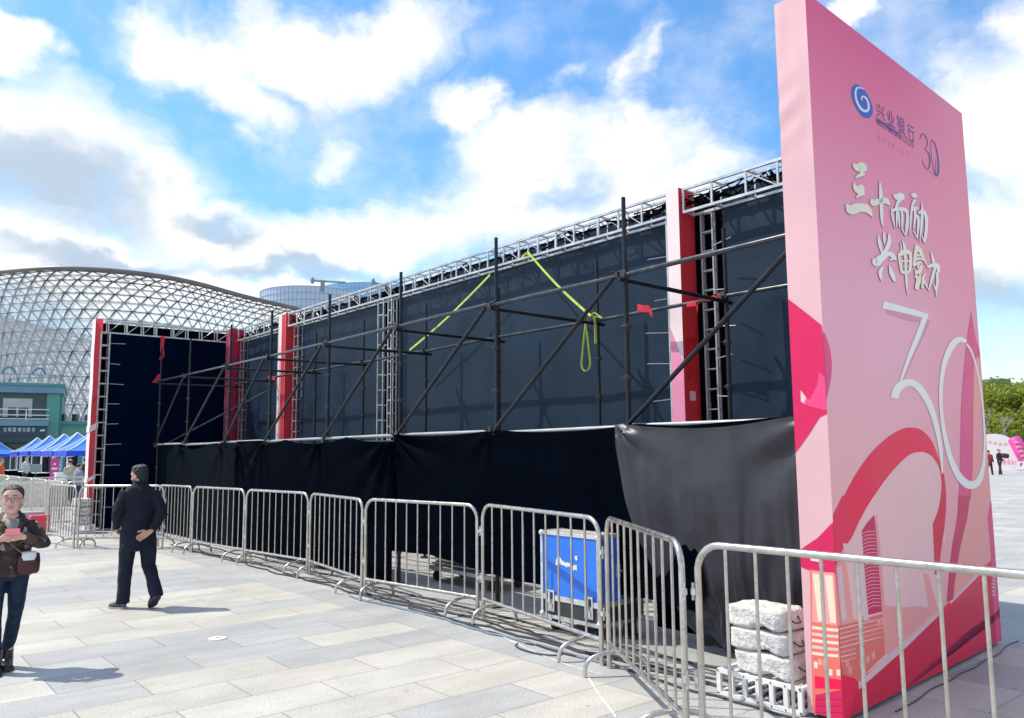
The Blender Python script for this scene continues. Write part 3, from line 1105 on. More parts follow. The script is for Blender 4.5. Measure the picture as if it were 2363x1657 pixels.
def band(mb, pts, Z, pt, lay, n=5, closed=False):
    """ribbon of varying width: pts = (x, y, width) in picture units"""
    c = smooth(pts, n, closed)
    L, Rr = [], []
    N = len(c)
    for i in range(N):
        a = c[(i - 1) % N] if closed else c[max(0, i - 1)]
        b = c[(i + 1) % N] if closed else c[min(N - 1, i + 1)]
        t = Vector((b.x - a.x, b.y - a.y))
        if t.length < 1e-6:
            t = Vector((1, 0))
        t.normalize()
        nn = Vector((-t.y, t.x))
        w = max(.5, c[i].z) / 2
        L.append(pt(Z(c[i].x + nn.x * w, c[i].y + nn.y * w), lay))
        Rr.append(pt(Z(c[i].x - nn.x * w, c[i].y - nn.y * w), lay))
    vs = L + Rr
    fs = [(i, i + 1, N + i + 1, N + i) for i in range(N - 1)]
    if closed:
        fs.append((N - 1, 0, N, 2 * N - 1))
    mb.add(vs, fs)


def stroke(mb, segs, Z, pt, lay):
    for sg in segs:
        band(mb, sg, Z, pt, lay, 4)


def flatmat(name, c, r=.45):
    return mat(name, c, r, 0, .04, 2, spec=.2)


pm = [flatmat('print_magenta', (.64, .022, .105)), flatmat('print_crimson', (.86, .014, .075)), flatmat('print_petal', (.80, .07, .22)), flatmat('print_blush', (.88, .50, .50)),
      flatmat('print_salmon', (.88, .33, .31)), flatmat('print_deep', (.70, .018, .065)), flatmat('print_wine', (.40, .012, .08)), flatmat('print_cream', (.84, .66, .52)),
      flatmat('print_coral', (.80, .17, .13)), flatmat('print_rosewhite', (.80, .60, .63)), flatmat('print_blushpale', (.76, .50, .52))]
MG, CR, PT, BL, SA, DP, WI, CM, CO, RW, BP = range(11)

# --- front graphics
mb = MB()


def shape(k, pts, Z, lay, pt=fpt, sm=0):
    mb.cur = k
    c = [(p.x, p.y) for p in smooth(pts, sm, True)] if sm else pts
    fu = fptU if pt is fpt else sptU
    fill(mb, [fu(Z(*p), lay) for p in c], CLIP_F if pt is fpt else CLIP_S)


def curve_poly(*parts):
    """polyline parts: lists smoothed separately and joined"""
    r = []
    for q, sm in parts:
        r += [(p.x, p.y) for p in (smooth(q, 5) if sm else [Vector((a[0], a[1], 0)) for a in q])]
    return r


# field inside the arch
shape(BL, curve_poly(([(430, 1620), (540, 1490), (680, 1260), (760, 1160), (850, 1075), (915, 1055), (960, 1062), (1000, 1090), (1040, 1160), (1055, 1250), (1075, 1610)], True)), Z7, 1)
# big crimson arch
shape(CR, curve_poly(([(345, 1530), (420, 1390), (500, 1230), (600, 1080), (700, 980), (790, 920), (865, 903), (930, 920), (990, 985), (1030, 1080), (1060, 1180)], True), ([(1050, 1240), (1040, 1160), (1000, 1090), (960, 1062), (915, 1055), (850, 1075), (760, 1160), (680, 1260), (600, 1380), (540, 1490), (480, 1610), (380, 1700)], True)), Z7, 2)
shape(CR, [(400, 230), (520, -20), (720, 0), (640, 130), (560, 290), (500, 420), (470, 500), (430, 580)], Z8, 2.4)
# right leg of the arch
shape(DP, curve_poly(([(1180, 190), (1215, 100), (1238, -10), (1250, -190)], True), ([(1262, -190), (1280, -10), (1268, 200), (1240, 400), (1225, 560)], True), ([(1195, 560), (1190, 400)], False)), Z8, 2)
# petals on the right
shape(SA, [(1450, -10), (1462, -330), (1530, -420), (1590, -200), (1600, -10), (1585, 140), (1600, 330), (1610, 440), (1530, 520), (1310, 750), (1370, 420), (1430, 150)], Z8, 1.5)
shape(PT, curve_poly(([(1237, 180), (1262, 340), (1300, 470), (1310, 640), (1290, 820), (1262, 950), (1250, 1100), (1242, 1220), (1234, 1345)], True), ([(1158, 1345), (1165, 1220), (1170, 1000), (1175, 780), (1190, 560), (1210, 350)], True)), Z7, 2)
shape(SA, curve_poly(([(1252, 480), (1296, 480), (1312, 640), (1292, 820), (1262, 950)], True), ([(1245, 1180), (1248, 900), (1250, 700)], True)), Z7, 2.8)
shape(MG, curve_poly(([(1372, -20), (1360, 150), (1318, 400), (1285, 760)], True), ([(1330, 740), (1350, 560), (1390, 320), (1432, 150), (1456, -20)], True)), Z8, 3)
shape(PT, [(1620, -20), (1580, 140), (1610, 420), (1640, 1090), (1700, 1068), (1660, 450), (1640, -20)], Z8, 2.2)
# deep red foot
shape(CR, [(500, 1180), (630, 1340), (960, 1075), (1310, 755), (1530, 525), (1640, 430), (1700, 1070), (525, 1640), (490, 1300)], Z8, 1.2)
shape(DP, [(640, 1380), (960, 1120), (1320, 790), (1620, 540), (1640, 920), (1395, 1212), (1000, 1400), (640, 1580), (560, 1640)], Z8, 1.8)
shape(MG, [(1395, 1212), (1640, 915), (1648, 1085)], Z8, 2.4)
mb.cur = WI
for k in range(17):
    x0 = 1000 + k * 34
    band(mb, [(x0 - 160, 1500 - k * 30, 2), (x0, 1385 - k * 30, 3 + k * .7), (x0 + 330, 1130 - k * 26, 8 + k * 1.0)], Z8, fpt, 2.2, 3)
mb.cur = BP
shape(BP, [(635, 1345), (960, 1068), (1225, 822), (1232, 850), (965, 1112), (640, 1400)], Z8, 2.6)
shape(BP, [(1308, 752), (1530, 520), (1570, 505), (1545, 540), (1310, 775)], Z8, 2.7)
# skyline
shape(SA, [(470, 505), (520, 440), (545, 430), (600, 480), (700, 640), (710, 880), (515, 930), (505, 900)], Z8, 2.9)
shape(BL, [(520, 330), (610, 335), (605, 470), (640, 480), (665, 560), (700, 850), (600, 885), (560, 560)], Z8, 3.0)
for x in (478, 590, 640):
    shape(BP, [(x, 515), (x + 32, 480), (x + 72, 890), (x + 38, 900)], Z8, 3.2)
shape(SA, [(770, 120), (800, 400), (820, 640), (845, 1140), (830, 1140), (800, 640), (780, 400), (762, 130)], Z8, 3.0)
shape(MG, curve_poly(([(660, 240), (700, 180), (752, 122)], True), ([(765, 240), (775, 380), (800, 690), (808, 830), (705, 856), (690, 640)], False)), Z8, 3.1)
mb.cur = BP
for k in range(22):
    y = 250 + k * 26
    xl = 660 + k * 2.0
    xr = 766 + k * 1.9
    band(mb, [(xl, y + 12, 3.5), ((xl + xr) / 2 - 10, y - 8, 4.5), (xr, y - 8, 3)], Z8, fpt, 3.4, 3)
shape(BL, [(560, -20), (1225, -20), (1190, 190), (1230, 830), (960, 1070), (640, 1350), (560, 500)], Z8, .9)
shape(SA, [(815, 780), (950, 800), (1090, 790), (1210, 820), (960, 1060), (846, 1150), (826, 900)], Z8, 1.6)
shape(SA, [(1110, 540), (1150, 560), (1225, 830), (1120, 900), (1090, 860), (1150, 780)], Z8, 1.9)
mb.cur = CO
shape(CO, [(488, 935), (830, 840), (845, 1130), (640, 1330), (515, 1290)], Z8, 2.8)
for k in range(8):
    y = 960 + k * 34
    yr = 880 + k * 33
    mb.cur = SA if k % 2 else BP
    pts = [(492, y, 11), (650, y - (y - yr) * .5, 10), (812, yr, 6)]
    if k > 4:
        pts = [(500, y, 12), (620, y - (y - yr) * .36, 9)]
    band(mb, pts, Z8, fpt, 3.4, 4)
for k, (x, y) in enumerate(((540, 1190), (560, 1240), (640, 1190), (690, 1160), (730, 1130), (770, 890), (800, 880))):
    shape(SA, [(x, y), (x + 24, y - 12), (x + 28, y + 38), (x + 6, y + 50)], Z8, 3.6)
# left magenta round, front half
shape(PT, curve_poly(([(262, 238), (322, 310), (345, 360), (368, 450), (372, 560), (352, 680), (322, 792)], True), ([(250, 830), (230, 500)], False)), Z7, 2)
mb.build('front_print', pm, board)

# --- side graphics
mb = MB()
shape(MG, curve_poly(([(80, 90), (180, 165), (310, 268)], True), ([(380, 800)], False), ([(300, 840), (230, 950), (143, 1070)], True)), Z7, 1, spt)
shape(PT, [(330, 590), (296, 560), (285, 640), (240, 730), (190, 720), (200, 760), (350, 800), (350, 700)], Z7, 2, spt)
shape(BP, [(183, 672), (219, 720), (203, 754), (184, 742)], Z7, 3, spt)
shape(MG, [(450, 176), (340, 290), (250, 350), (200, 390), (210, 500), (285, 530), (490, 560), (490, 480)], Z8, 1, spt)
shape(CO, [(285, 520), (500, 560), (540, 960), (570, 1640), (310, 1640), (290, 1000)], Z8, 1.5, spt)
shape(MG, [(325, 1440), (525, 1400), (535, 1650), (320, 1650)], Z8, 2, spt)
for k in range(7):
    mb.cur = WI if k % 2 else CR
    band(mb, [(326, 1452 + k * 24, 6), (430, 1446 + k * 24, 6), (528, 1452 + k * 24, 6)], Z8, spt, 2.6, 2)
shape(SA, [(300, 535), (460, 545), (480, 930), (302, 905)], Z8, 2, spt)
shape(CM, [(303, 552), (352, 556), (390, 905), (345, 900)], Z8, 3, spt)
shape(CM, [(393, 560), (450, 566), (478, 915), (434, 910)], Z8, 3, spt)
shape(CM, [(290, 420), (352, 420), (360, 468), (288, 455)], Z8, 3, spt)
for k in range(5):
    mb.cur = CM if k % 2 == 0 else BP
    y = 945 + k * 47
    band(mb, [(300, y, 24), (400, y + 14, 22), (494, y + 22, 22)], Z8, spt, 3, 3)
for x, y in ((312, 1195), (345, 1175), (380, 1185), (395, 1240), (478, 1252), (420, 1250)):
    shape(CM if y > 1190 else SA, [(x, y), (x + 30, y + 4), (x + 30, y + 50), (x + 2, y + 46)], Z8, 3, spt)
shape(CR, [(318, 1300), (515, 1330), (520, 1400), (322, 1390)], Z8, 2.4, spt)
mb.build('side_print', pm, board)

# --- big 30
M['num'] = mat('numeral_white', (.84, .76, .70), .4, 0, .05, 2)
M['num_shadow'] = mat('numeral_edge_print', (.66, .24, .38), .45, 0, .05, 2)
mb = MB()
mb.cur = 1
band(mb, [(715, 178, 30), (830, 215, 40), (950, 245, 26)], Z7, fpt, 2.7, 3)
band(mb, [(972, 240, 26), (880, 440, 26), (808, 610, 14)], Z7, fpt, 2.7, 3)
mb.cur = 0
band(mb, [(688, 143, 46), (830, 178, 38), (965, 216, 34)], Z7, fpt, 4, 3)
band(mb, [(955, 205, 32), (900, 350, 32), (850, 470, 26), (790, 640, 12)], Z7, fpt, 4.3, 3)
band(mb, [(758, 722, 46), (780, 660, 52), (830, 627, 44), (880, 632, 42), (930, 680, 42), (980, 770, 38), (1015, 880, 32), (1040, 1000, 26), (1052, 1120, 16), (1056, 1190, 8)], Z7, fpt, 4.6, 4)
band(mb, [(1205, 372, 22), (1160, 358, 34), (1118, 392, 40), (1080, 470, 34), (1056, 570, 26), (1046, 690, 22), (1052, 830, 22), (1072, 960, 26), (1105, 1090, 32), (1150, 1190, 40), (1200, 1248, 48), (1245, 1258, 48), (1285, 1228, 38), (1308, 1150, 24)], Z7, fpt, 4.9, 4)
band(mb, [(1205, 384, 12), (1235, 430, 12), (1256, 490, 10), (1284, 600, 10), (1304, 750, 10), (1316, 920, 12), (1318, 1060, 17), (1308, 1152, 23)], Z7, fpt, 4.9, 3)
mb.build('anniversary_numeral', [M['num'], M['num_shadow']], board)

# --- bank emblem and name
M['logo_blue'] = mat('emblem_blue', (.025, .085, .42), .4, 0, .06, 6)
M['logo_white'] = mat('emblem_white', (.74, .66, .76), .4, 0, .03, 6)
M['ink'] = mat('name_ink', (.075, .05, .22), .45, 0, .05, 6)
M['ink_faint'] = mat('faint_ink', (.42, .17, .38), .45, 0, .05, 6)
mb = MB()
mb.cur = 0
shape_ = smooth([(218, 152), (290, 185), (360, 270), (420, 380), (455, 500), (445, 590), (385, 638), (310, 610), (240, 530), (185, 420), (150, 300), (160, 200)], 5, True)
fill(mb, [fpt(ZE(p.x, p.y), 2) for p in shape_])
mb.cur = 1
band(mb, [(330, 228, 6), (285, 205, 20), (228, 208, 27), (207, 290, 28), (228, 400, 30), (275, 488, 34), (330, 532, 36), (380, 528, 36), (396, 470, 32), (382, 400, 26), (352, 345, 26), (312, 328, 26), (292, 352, 20), (308, 385, 10)], ZE, fpt, 3, 5)
mb.build('bank_emblem', [M['logo_blue'], M['logo_white']], board)
mb = MB()
for ch, cx0, cy0, w, h in (('兴', 572, 550, 118, 200), ('业', 722, 650, 108, 215), ('银', 868, 745, 112, 235), ('行', 1010, 852, 95, 225)):
    P0 = fpt(ZE(cx0 - w / 2, cy0 + h / 2 - w * .36), 2)
    P1 = fpt(ZE(cx0 + w / 2, cy0 + h / 2 + w * .36), 2)
    P2 = fpt(ZE(cx0 - w / 2, cy0 - h / 2 - w * .36), 2)
    put_text(mb, ch, P0, BU, ZV, (P1 - P0).dot(BU), (P2 - P0).z)
mb.build('bank_name', M['ink'], board)
mb = MB()
a, b_ = fpt(ZE(515, 655), 2), fpt(ZE(812, 850), 2)
mb.cur = 0
mb.quad(a - ZV * .012, b_ - ZV * .012, b_ + ZV * .004, a + ZV * .004)
mb.build('name_underline', M['ink'], board)
mb = MB()
P0, P1 = fpt(ZE(512, 738), 2), fpt(ZE(1052, 1090), 2)
put_text(mb, 'INDUSTRIAL BANK CO.,LTD.', P0, (P1 - P0).normalized(), ZV, (P1 - P0).length, .075)
mb.build('english_lettering', M['ink'], board)
mb = MB()
random.seed(5)
for k, (x, y) in enumerate(((545, 915), (615, 950), (688, 1000), (748, 1035), (832, 1085), (885, 1115), (945, 1155))):
    c = 1 if k < 4 else .6
    for j in range(3):
        band(mb, [(x - 14 + random.uniform(-4, 4), y - 34 + j * 28, 7 * c), (x + 14, y - 24 + j * 30, 12 * c)], ZE, fpt, 2, 2)
mb.build('tagline_lettering', M['ink_faint'], board)
mb = MB()
mb.cur = 0
band(mb, [(1132, 935, 6), (1145, 885, 16), (1172, 858, 16), (1205, 890, 14), (1235, 960, 14), (1232, 1030, 12), (1195, 1075, 9)], ZE, fpt, 2, 4)
band(mb, [(1195, 1075, 9), (1245, 1125, 16), (1272, 1220, 18), (1265, 1320, 18), (1238, 1372, 14), (1195, 1320, 9), (1160, 1225, 5)], ZE, fpt, 2, 4)
band(mb, [(1300, 945, 8), (1345, 1010, 16), (1380, 1150, 20), (1393, 1290, 26), (1390, 1420, 26), (1365, 1462, 18), (1330, 1390, 11), (1300, 1230, 8), (1288, 1080, 7), (1290, 980, 6)], ZE, fpt, 2, 4, True)
band(mb, [(1362, 1450, 7), (1350, 1330, 8), (1358, 1220, 3)], ZE, fpt, 2, 3)
mb.cur = 1
band(mb, [(1250, 1410, 20), (1290, 1405, 10), (1335, 1478, 6)], ZE, fpt, 2, 3)
mb.build('small_numeral', [M['ink'], M['ink_faint']], board)

# --- raised brush lettering of the slogan
M['gold'] = mat('pale_gold_letter', (.84, .74, .55), .35, 0, .08, 3)
M['pearl'] = mat('pearl_letter', (.82, .74, .70), .35, 0, .08, 3)
M['letter_edge'] = mat('letter_edge', (.50, .24, .28), .5, 0, .05, 3)
slog = [
    # 三
    ('g', [[(172, 82, 6), (205, 120, 60), (265, 130, 110), (292, 175, 60)], [(300, 195, 30), (240, 215, 34), (195, 250, 6)],
           [(182, 290, 8), (200, 350, 50), (255, 370, 100), (295, 385, 40)], [(298, 412, 24), (240, 430, 30), (205, 462, 6)],
           [(98, 530, 10), (150, 585, 100), (250, 565, 84), (330, 585, 70), (384, 665, 6)]]),
    # 十
    ('g', [[(372, 470, 12), (400, 510, 70), (470, 495, 46), (530, 490, 60), (576, 535, 16)]]),
    ('p', [[(466, 276, 6), (476, 400, 34), (484, 560, 34), (490, 700, 26), (500, 780, 5)]]),
    # 而
    ('p', [[(615, 425, 10), (650, 445, 60), (700, 450, 76), (728, 480, 16)], [(690, 475, 40), (660, 520, 30), (632, 600, 14)],
           [(590, 575, 10), (605, 660, 22), (630, 785, 8)], [(600, 600, 26), (660, 580, 34), (740, 590, 36), (768, 640, 30), (765, 760, 34), (748, 872, 6)],
           [(655, 600, 20), (652, 700, 20), (648, 780, 5)], [(705, 600, 22), (712, 700, 24), (706, 810, 6)], [(672, 610, 16), (680, 740, 16), (682, 790, 5)], [(706, 800, 14), (745, 868, 10)]]),
    # 励
    ('p', [[(805, 425, 14), (840, 430, 50), (872, 450, 24)], [(850, 480, 34), (818, 560, 22), (806, 700, 18), (790, 866, 5)],
           [(815, 590, 20), (850, 575, 34), (886, 570, 14)], [(850, 590, 24), (852, 680, 24), (835, 800, 10)], [(850, 650, 24), (888, 680, 28), (885, 800, 24), (876, 905, 6)], [(838, 820, 12), (874, 895, 12)],
           [(926, 510, 8), (928, 620, 26), (922, 760, 24), (902, 935, 6)], [(885, 625, 20), (935, 610, 36), (968, 650, 30), (976, 760, 30), (965, 880, 26), (954, 955, 6)], [(930, 880, 14), (952, 945, 12)]]),
    # 兴
    ('p', [[(448, 872, 10), (466, 960, 34), (490, 1062, 14)], [(508, 836, 12), (514, 900, 26), (520, 978, 6)], [(566, 846, 14), (570, 930, 36), (545, 1010, 40), (490, 1080, 34)],
           [(392, 1120, 8), (425, 1165, 80), (490, 1110, 70), (560, 1070, 46), (610, 1095, 44), (648, 1140, 8)], [(570, 1140, 10), (620, 1125, 24), (646, 1140, 8)],
           [(505, 1205, 8), (470, 1270, 38), (484, 1370, 6)], [(570, 1195, 12), (590, 1270, 40), (618, 1340, 36), (628, 1378, 8)]]),
    # 申
    ('g', [[(690, 945, 6), (704, 1020, 16), (690, 1060, 20)], [(672, 1075, 20), (690, 1170, 30), (710, 1280, 26)], [(675, 1085, 34), (740, 1050, 50), (800, 1060, 34)], [(798, 1050, 26), (805, 1160, 30), (790, 1270, 26)],
           [(705, 1275, 28), (790, 1270, 28)], [(700, 1150, 18), (795, 1150, 20)], [(706, 1205, 10), (795, 1210, 10)]]),
    ('p', [[(712, 922, 6), (738, 1000, 28), (746, 1120, 24), (752, 1270, 26), (760, 1400, 22), (768, 1516, 4)]]),
    # 聚
    ('g', [[(864, 970, 12), (858, 1060, 34), (838, 1200, 24)], [(866, 975, 14), (905, 1030, 36), (935, 1100, 24), (985, 1205, 8)], [(860, 1040, 20), (905, 1035, 20)], [(850, 1090, 18), (930, 1085, 20)], [(845, 1140, 22), (900, 1120, 24), (940, 1140, 12)],
           [(830, 1200, 24), (890, 1170, 30), (925, 1165, 12)], [(848, 1270, 44), (900, 1260, 40), (925, 1190, 20)], [(895, 1180, 20), (880, 1230, 20)],
           [(850, 1310, 30), (880, 1340, 30), (870, 1440, 40), (862, 1462, 14)], [(905, 1290, 16), (900, 1370, 26), (880, 1430, 20)], [(960, 1290, 12), (935, 1340, 26), (965, 1400, 20), (1000, 1465, 8)], [(935, 1320, 16), (930, 1450, 24)]]),
    # 力
    ('p', [[(1022, 1045, 6), (1046, 1120, 24), (1056, 1170, 26)], [(985, 1215, 24), (1050, 1195, 40), (1100, 1200, 34), (1108, 1280, 26)], [(1075, 1210, 26), (1040, 1330, 30), (1002, 1468, 8)], [(1090, 1270, 22), (1096, 1370, 26), (1085, 1450, 22), (1082, 1536, 5)], [(1050, 1400, 10), (1080, 1470, 16)]]),
]
mb = MB()
lay0 = 6
for i, (k, segs) in enumerate(slog):
    for j, sg in enumerate(segs):
        mb.cur = 2
        band(mb, [(x + 3, y + 7, w + 7) for x, y, w in sg], ZS, fpt, 2.2, 4)
        for e_ in range(2):
            mb.cur = 2 if e_ == 0 else (0 if k == 'g' else 1)
            band(mb, [(x, y, w * 1.12) for x, y, w in sg], ZS, fpt, lay0 + e_ * 3 + j * .25, 4)
mb.build('slogan_lettering', [M['gold'], M['pearl'], M['letter_edge']], board)
M['tinytext'] = mat('tiny_white_print', (.72, .40, .45), .5, 0, .05, 3)
mb = MB()
for k in range(7):
    band(mb, [(1612, 545 + k * 26, 9), (1630, 552 + k * 26, 14), (1638, 560 + k * 26, 8)], Z8, fpt, 4, 2)
mb.build('edge_lettering', M['tinytext'], board)


# ---------------------------------------------------------------- crowd barriers
def make_barrier():
    """2 m long, 1.22 m high; local x along the barrier, y across"""
    t = thing('crowd_barrier', (0, 0, 0), 'x', 'barrier')
    L, H_, r, br = 1.96, 1.22, 0.021, 0.0105
    mb = MB()
    pts = [(-L / 2, 0, 0.0), (-L / 2, 0, H_ - .16)]
    for k in range(1, 8):
        a = math.pi - k / 8 * math.pi / 2
        pts.append((-L / 2 + .16 + .16 * math.cos(a), 0, H_ - .16 + .16 * math.sin(a) - r))
    pts.append((-L / 2 + .16, 0, H_ - r))
    pts = pts + [(-x, y, z) for x, y, z in reversed(pts)]
    mb.tube(pts, r, 12)
    mb.tube([(-L / 2, 0, .205), (L / 2, 0, .205)], r * .95, 12)
    mb.build('frame', M['steel'], t, True)
    for i in range(9):
        x = -L / 2 + L * (i + 1) / 10
        mb = MB()
        mb.tube([(x, 0, .205), (x, 0, H_ - r)], br, 8, False)
        mb.build('bar', M['steel'], t, True)
    for sg in (-1, 1):
        mb = MB()
        pts = []
        x = sg * (L / 2 - .24)
        for k in range(13):
            a = math.pi * k / 12
            pts.append((x + sg * .02 * math.sin(a), .26 * math.cos(a), .012 + .165 * (math.sin(a) ** .62)))
        mb.tube(pts, .0175, 10)
        mb.build('foot', M['steel'], t, True)
        for z in (.42, .92):
            mb = MB()
            mb.box((sg * (L / 2 + .02), 0, z), .05, .03, .035)
            mb.tube([(sg * (L / 2 + .04), 0, z - .05), (sg * (L / 2 + .04), 0, z + .05)], .008, 6)
            mb.build('hook', M['alu'], t)
    return t


bar0 = make_barrier()
_first = [True]


def barrier(A, B, label, group, hz=1.22, flip=False):
    A, B = Vector((A[0], A[1], 0)), Vector((B[0], B[1], 0))
    if _first[0]:
        o = bar0
        _first[0] = False
    else:
        o = copy_tree(bar0)
    o.location = (A + B) / 2
    d = B - A
    o.rotation_euler = (0, 0, math.atan2(d.y, d.x))
    o.scale = (d.length / 2.0, 1, hz / 1.22)
    tag(o, label, 'barrier', group)
    return o


CB = 'crowd barriers chained along the scaffold'
barrier((1.10, 4.98), (2.44, 3.47), 'steel crowd barrier closest to the camera in front of the pink board', CB, 1.26)
barrier((0.79, 6.96), (1.03, 5.0), 'steel crowd barrier seen end on between the blue case and the pink board', CB, 1.26)
barrier((-.346, 9.02), (.75, 7.01), 'steel crowd barrier standing in front of the blue case', CB, 1.245)
barrier((-1.906, 10.473), (-.386, 9.069), 'steel crowd barrier standing in front of the wheeled dolly', CB, 1.23)
barrier((-3.06, 12.271), (-1.934, 10.505), 'narrow looking steel crowd barrier below the radiating cloth creases', CB)
barrier((-4.492, 13.675), (-3.09, 12.315), 'steel crowd barrier with a loose white tie on its right post', CB)
barrier((-5.949, 15.099), (-4.525, 13.73), 'steel crowd barrier third to the right of the walking man', CB)
barrier((-7.0, 16.052), (-5.965, 15.10), 'short steel crowd barrier just right of the walking man', CB)
barrier((-8.482, 15.865), (-6.751, 15.752), 'steel crowd barrier directly behind the walking man', CB)
barrier((-9.668, 16.914), (-8.534, 15.868), 'angled steel crowd barrier between the woman and the man', CB)
FB = 'crowd barriers of the far row at the left'
P0 = Vector((-11.1, 20.0, 0))
words = ['first panel of the far barrier row, next to the wing end', 'second panel of the far barrier row counting from the wing end', 'third panel of the far barrier row counting from the wing end', 'fourth panel of the far barrier row, above the woman\'s shoulder', 'fifth panel of the far barrier row, behind the woman\'s head']
for i in range(5):
    barrier(P0 + SV * (2.02 * i), P0 + SV * (2.02 * i + 1.98), words[i], FB, 1.17)
barrier((-11.0, 19.9), (-9.3, 20.6), 'far crowd barrier turned across behind the red wing end', FB, 1.17)
barrier((-14.6, 23.2), (-12.7, 24.4), 'far crowd barrier standing crosswise behind the far row', FB, 1.17)
barrier((-12.5, 24.5), (-10.6, 25.6), 'far crowd barrier crosswise behind the row nearer to the tents', FB, 1.17)

# ---------------------------------------------------------------- flight case
CF_ = G(1299, 1463)
fc = thing('flight_case', (0, 0, 0), 'blue flight case with aluminium edges standing in front of the black cloth', 'flight case')
cw, cd, chh = .80, .60, .90                        # along wall, depth, body height
FL = W(0, 0)                                      # front left corner on the ground, found from the picture
q = G(1253, 1452)
s_l, d_f = (q - W0).dot(SV), (q - W0).dot(NV)
s_r = s_l - cw
z0c, z1c, zb = .13, .99, .34
fc.location = W((s_l + s_r) / 2, d_f - cd / 2)
WORLD_LOC[fc.name] = Vector(fc.location)


def cb(s0, s1, d0, d1, z0, z1, mb):
    mb.obox(W((s0 + s1) / 2, (d0 + d1) / 2, (z0 + z1) / 2), SV, NV, ZV, abs(s1 - s0), abs(d1 - d0), z1 - z0)


mb = MB()
cb(s_r + .004, s_l - .004, d_f - cd + .004, d_f - .004, zb, z1c - .004, mb)
mb.build('body', M['case_blue'], fc)
mb = MB()
cb(s_r + .004, s_l - .004, d_f - cd + .004, d_f - .004, z0c, zb - .03, mb)
mb.build('base', M['case_dark'], fc)
mb = MB()
cb(s_r + .03, s_l - .03, d_f - cd + .03, d_f - .03, z1c - .003, z1c + .002, mb)
mb.build('lid', mat('worn_grey_lid', (.42, .40, .38), .7, 0, .3, 7, dirt=((.15, .14, .13), .7)), fc)
mb = MB()
e = .034
for z in (z1c - e, zb - .03, z0c):
    h_ = e if z > .9 else (.05 if z > .2 else .035)
    for d in (d_f, d_f - cd):
        cb(s_r, s_l, d - .012, d + .006, z, z + h_, mb)
    for s in (s_r, s_l):
        cb(s - .008, s + .010, d_f - cd, d_f, z, z + h_, mb)
for s in (s_r, s_l):
    for d in (d_f, d_f - cd):
        cb(s - .016, s + .016, d - .016, d + .009, z0c, z1c, mb)
cb(s_r, s_l, d_f - .03, d_f + .004, z1c - .002, z1c + .006, mb)
cb(s_r, s_l, d_f - cd, d_f - cd + .03, z1c - .002, z1c + .006, mb)
cb(s_l - .03, s_l, d_f - cd, d_f, z1c - .002, z1c + .006, mb)
cb(s_r, s_r + .03, d_f - cd, d_f, z1c - .002, z1c + .006, mb)
mb.build('edging', M['case_alu'], fc)
for s in (s_r, s_l):
    for d in (d_f, d_f - cd):
        for z in (z1c - .02, z0c + .03):
            mb = MB()
            c = W(s, d, z)
            mb.ball(c, .034, .034, .034, 10, 7)
            mb.build('corner', M['case_alu'], fc, True)
for s in (s_l - .13, s_r + .13):
    mb = MB()
    mb.cur = 0
    cb(s - .055, s + .055, d_f + .006, d_f + .014, zb - .14, zb + .07, mb)
    mb.cur = 1
    cb(s - .035, s + .035, d_f + .014, d_f + .018, zb - .02, zb + .05, mb)
    mb.cur = 0
    cb(s - .012, s + .012, d_f + .018, d_f + .034, zb - .05, zb + .05, mb)
    cb(s - .03, s + .03, d_f + .018, d_f + .026, zb - .11, zb - .06, mb)
    mb.build('latch', [M['case_alu'], M['case_dark']], fc)
for s in (s_l - .1, s_r + .1):
    for d in (d_f - .09, d_f - cd + .09):
        mb = MB()
        mb.cur = 0
        mb.tube([W(s - .022, d, .055), W(s + .022, d, .055)], .055, 14)
        mb.cur = 1
        cb(s - .035, s + .035, d - .045, d + .045, .115, z0c, mb)
        cb(s - .034, s - .026, d - .03, d + .03, .04, .12, mb)
        cb(s + .026, s + .034, d - .03, d + .03, .04, .12, mb)
        mb.build('caster', [M['black'], M['clamp']], fc)
mb = MB()
random.seed(4)
sx = s_l - .23
for k in range(9):                                 # torn remains of a white sticker
    z = .70 - k * .006 + random.uniform(-.012, .012)
    w_ = .025 if k > 2 else .04
    c0 = W(sx - k * .033, d_f + .001, z)
    pts = [c0 + SV * (math.cos(a) * w_ * random.uniform(.5, 1)) + ZV * (math.sin(a) * random.uniform(.018, .036) * (1.5 if k < 2 else 1)) for a in [j * math.pi / 4 for j in range(8)]]
    fill(mb, pts)
c0 = W(s_l - .50, d_f + .001, .76)
fill(mb, [c0 + SV * (math.cos(a) * random.uniform(.012, .03)) + ZV * (math.sin(a) * random.uniform(.012, .03)) for a in [j * math.pi / 4 for j in range(8)]])
mb.build('sticker', M['white'], fc)
mb = MB()
cb(s_r - .012, s_r - .004, d_f - .36, d_f - .24, .58, .70, mb)
mb.tube([W(s_r - .02, d_f - .37, .66), W(s_r - .03, d_f - .3, .64), W(s_r - .02, d_f - .23, .66)], .01, 8)
mb.build('handle', M['case_alu'], fc)


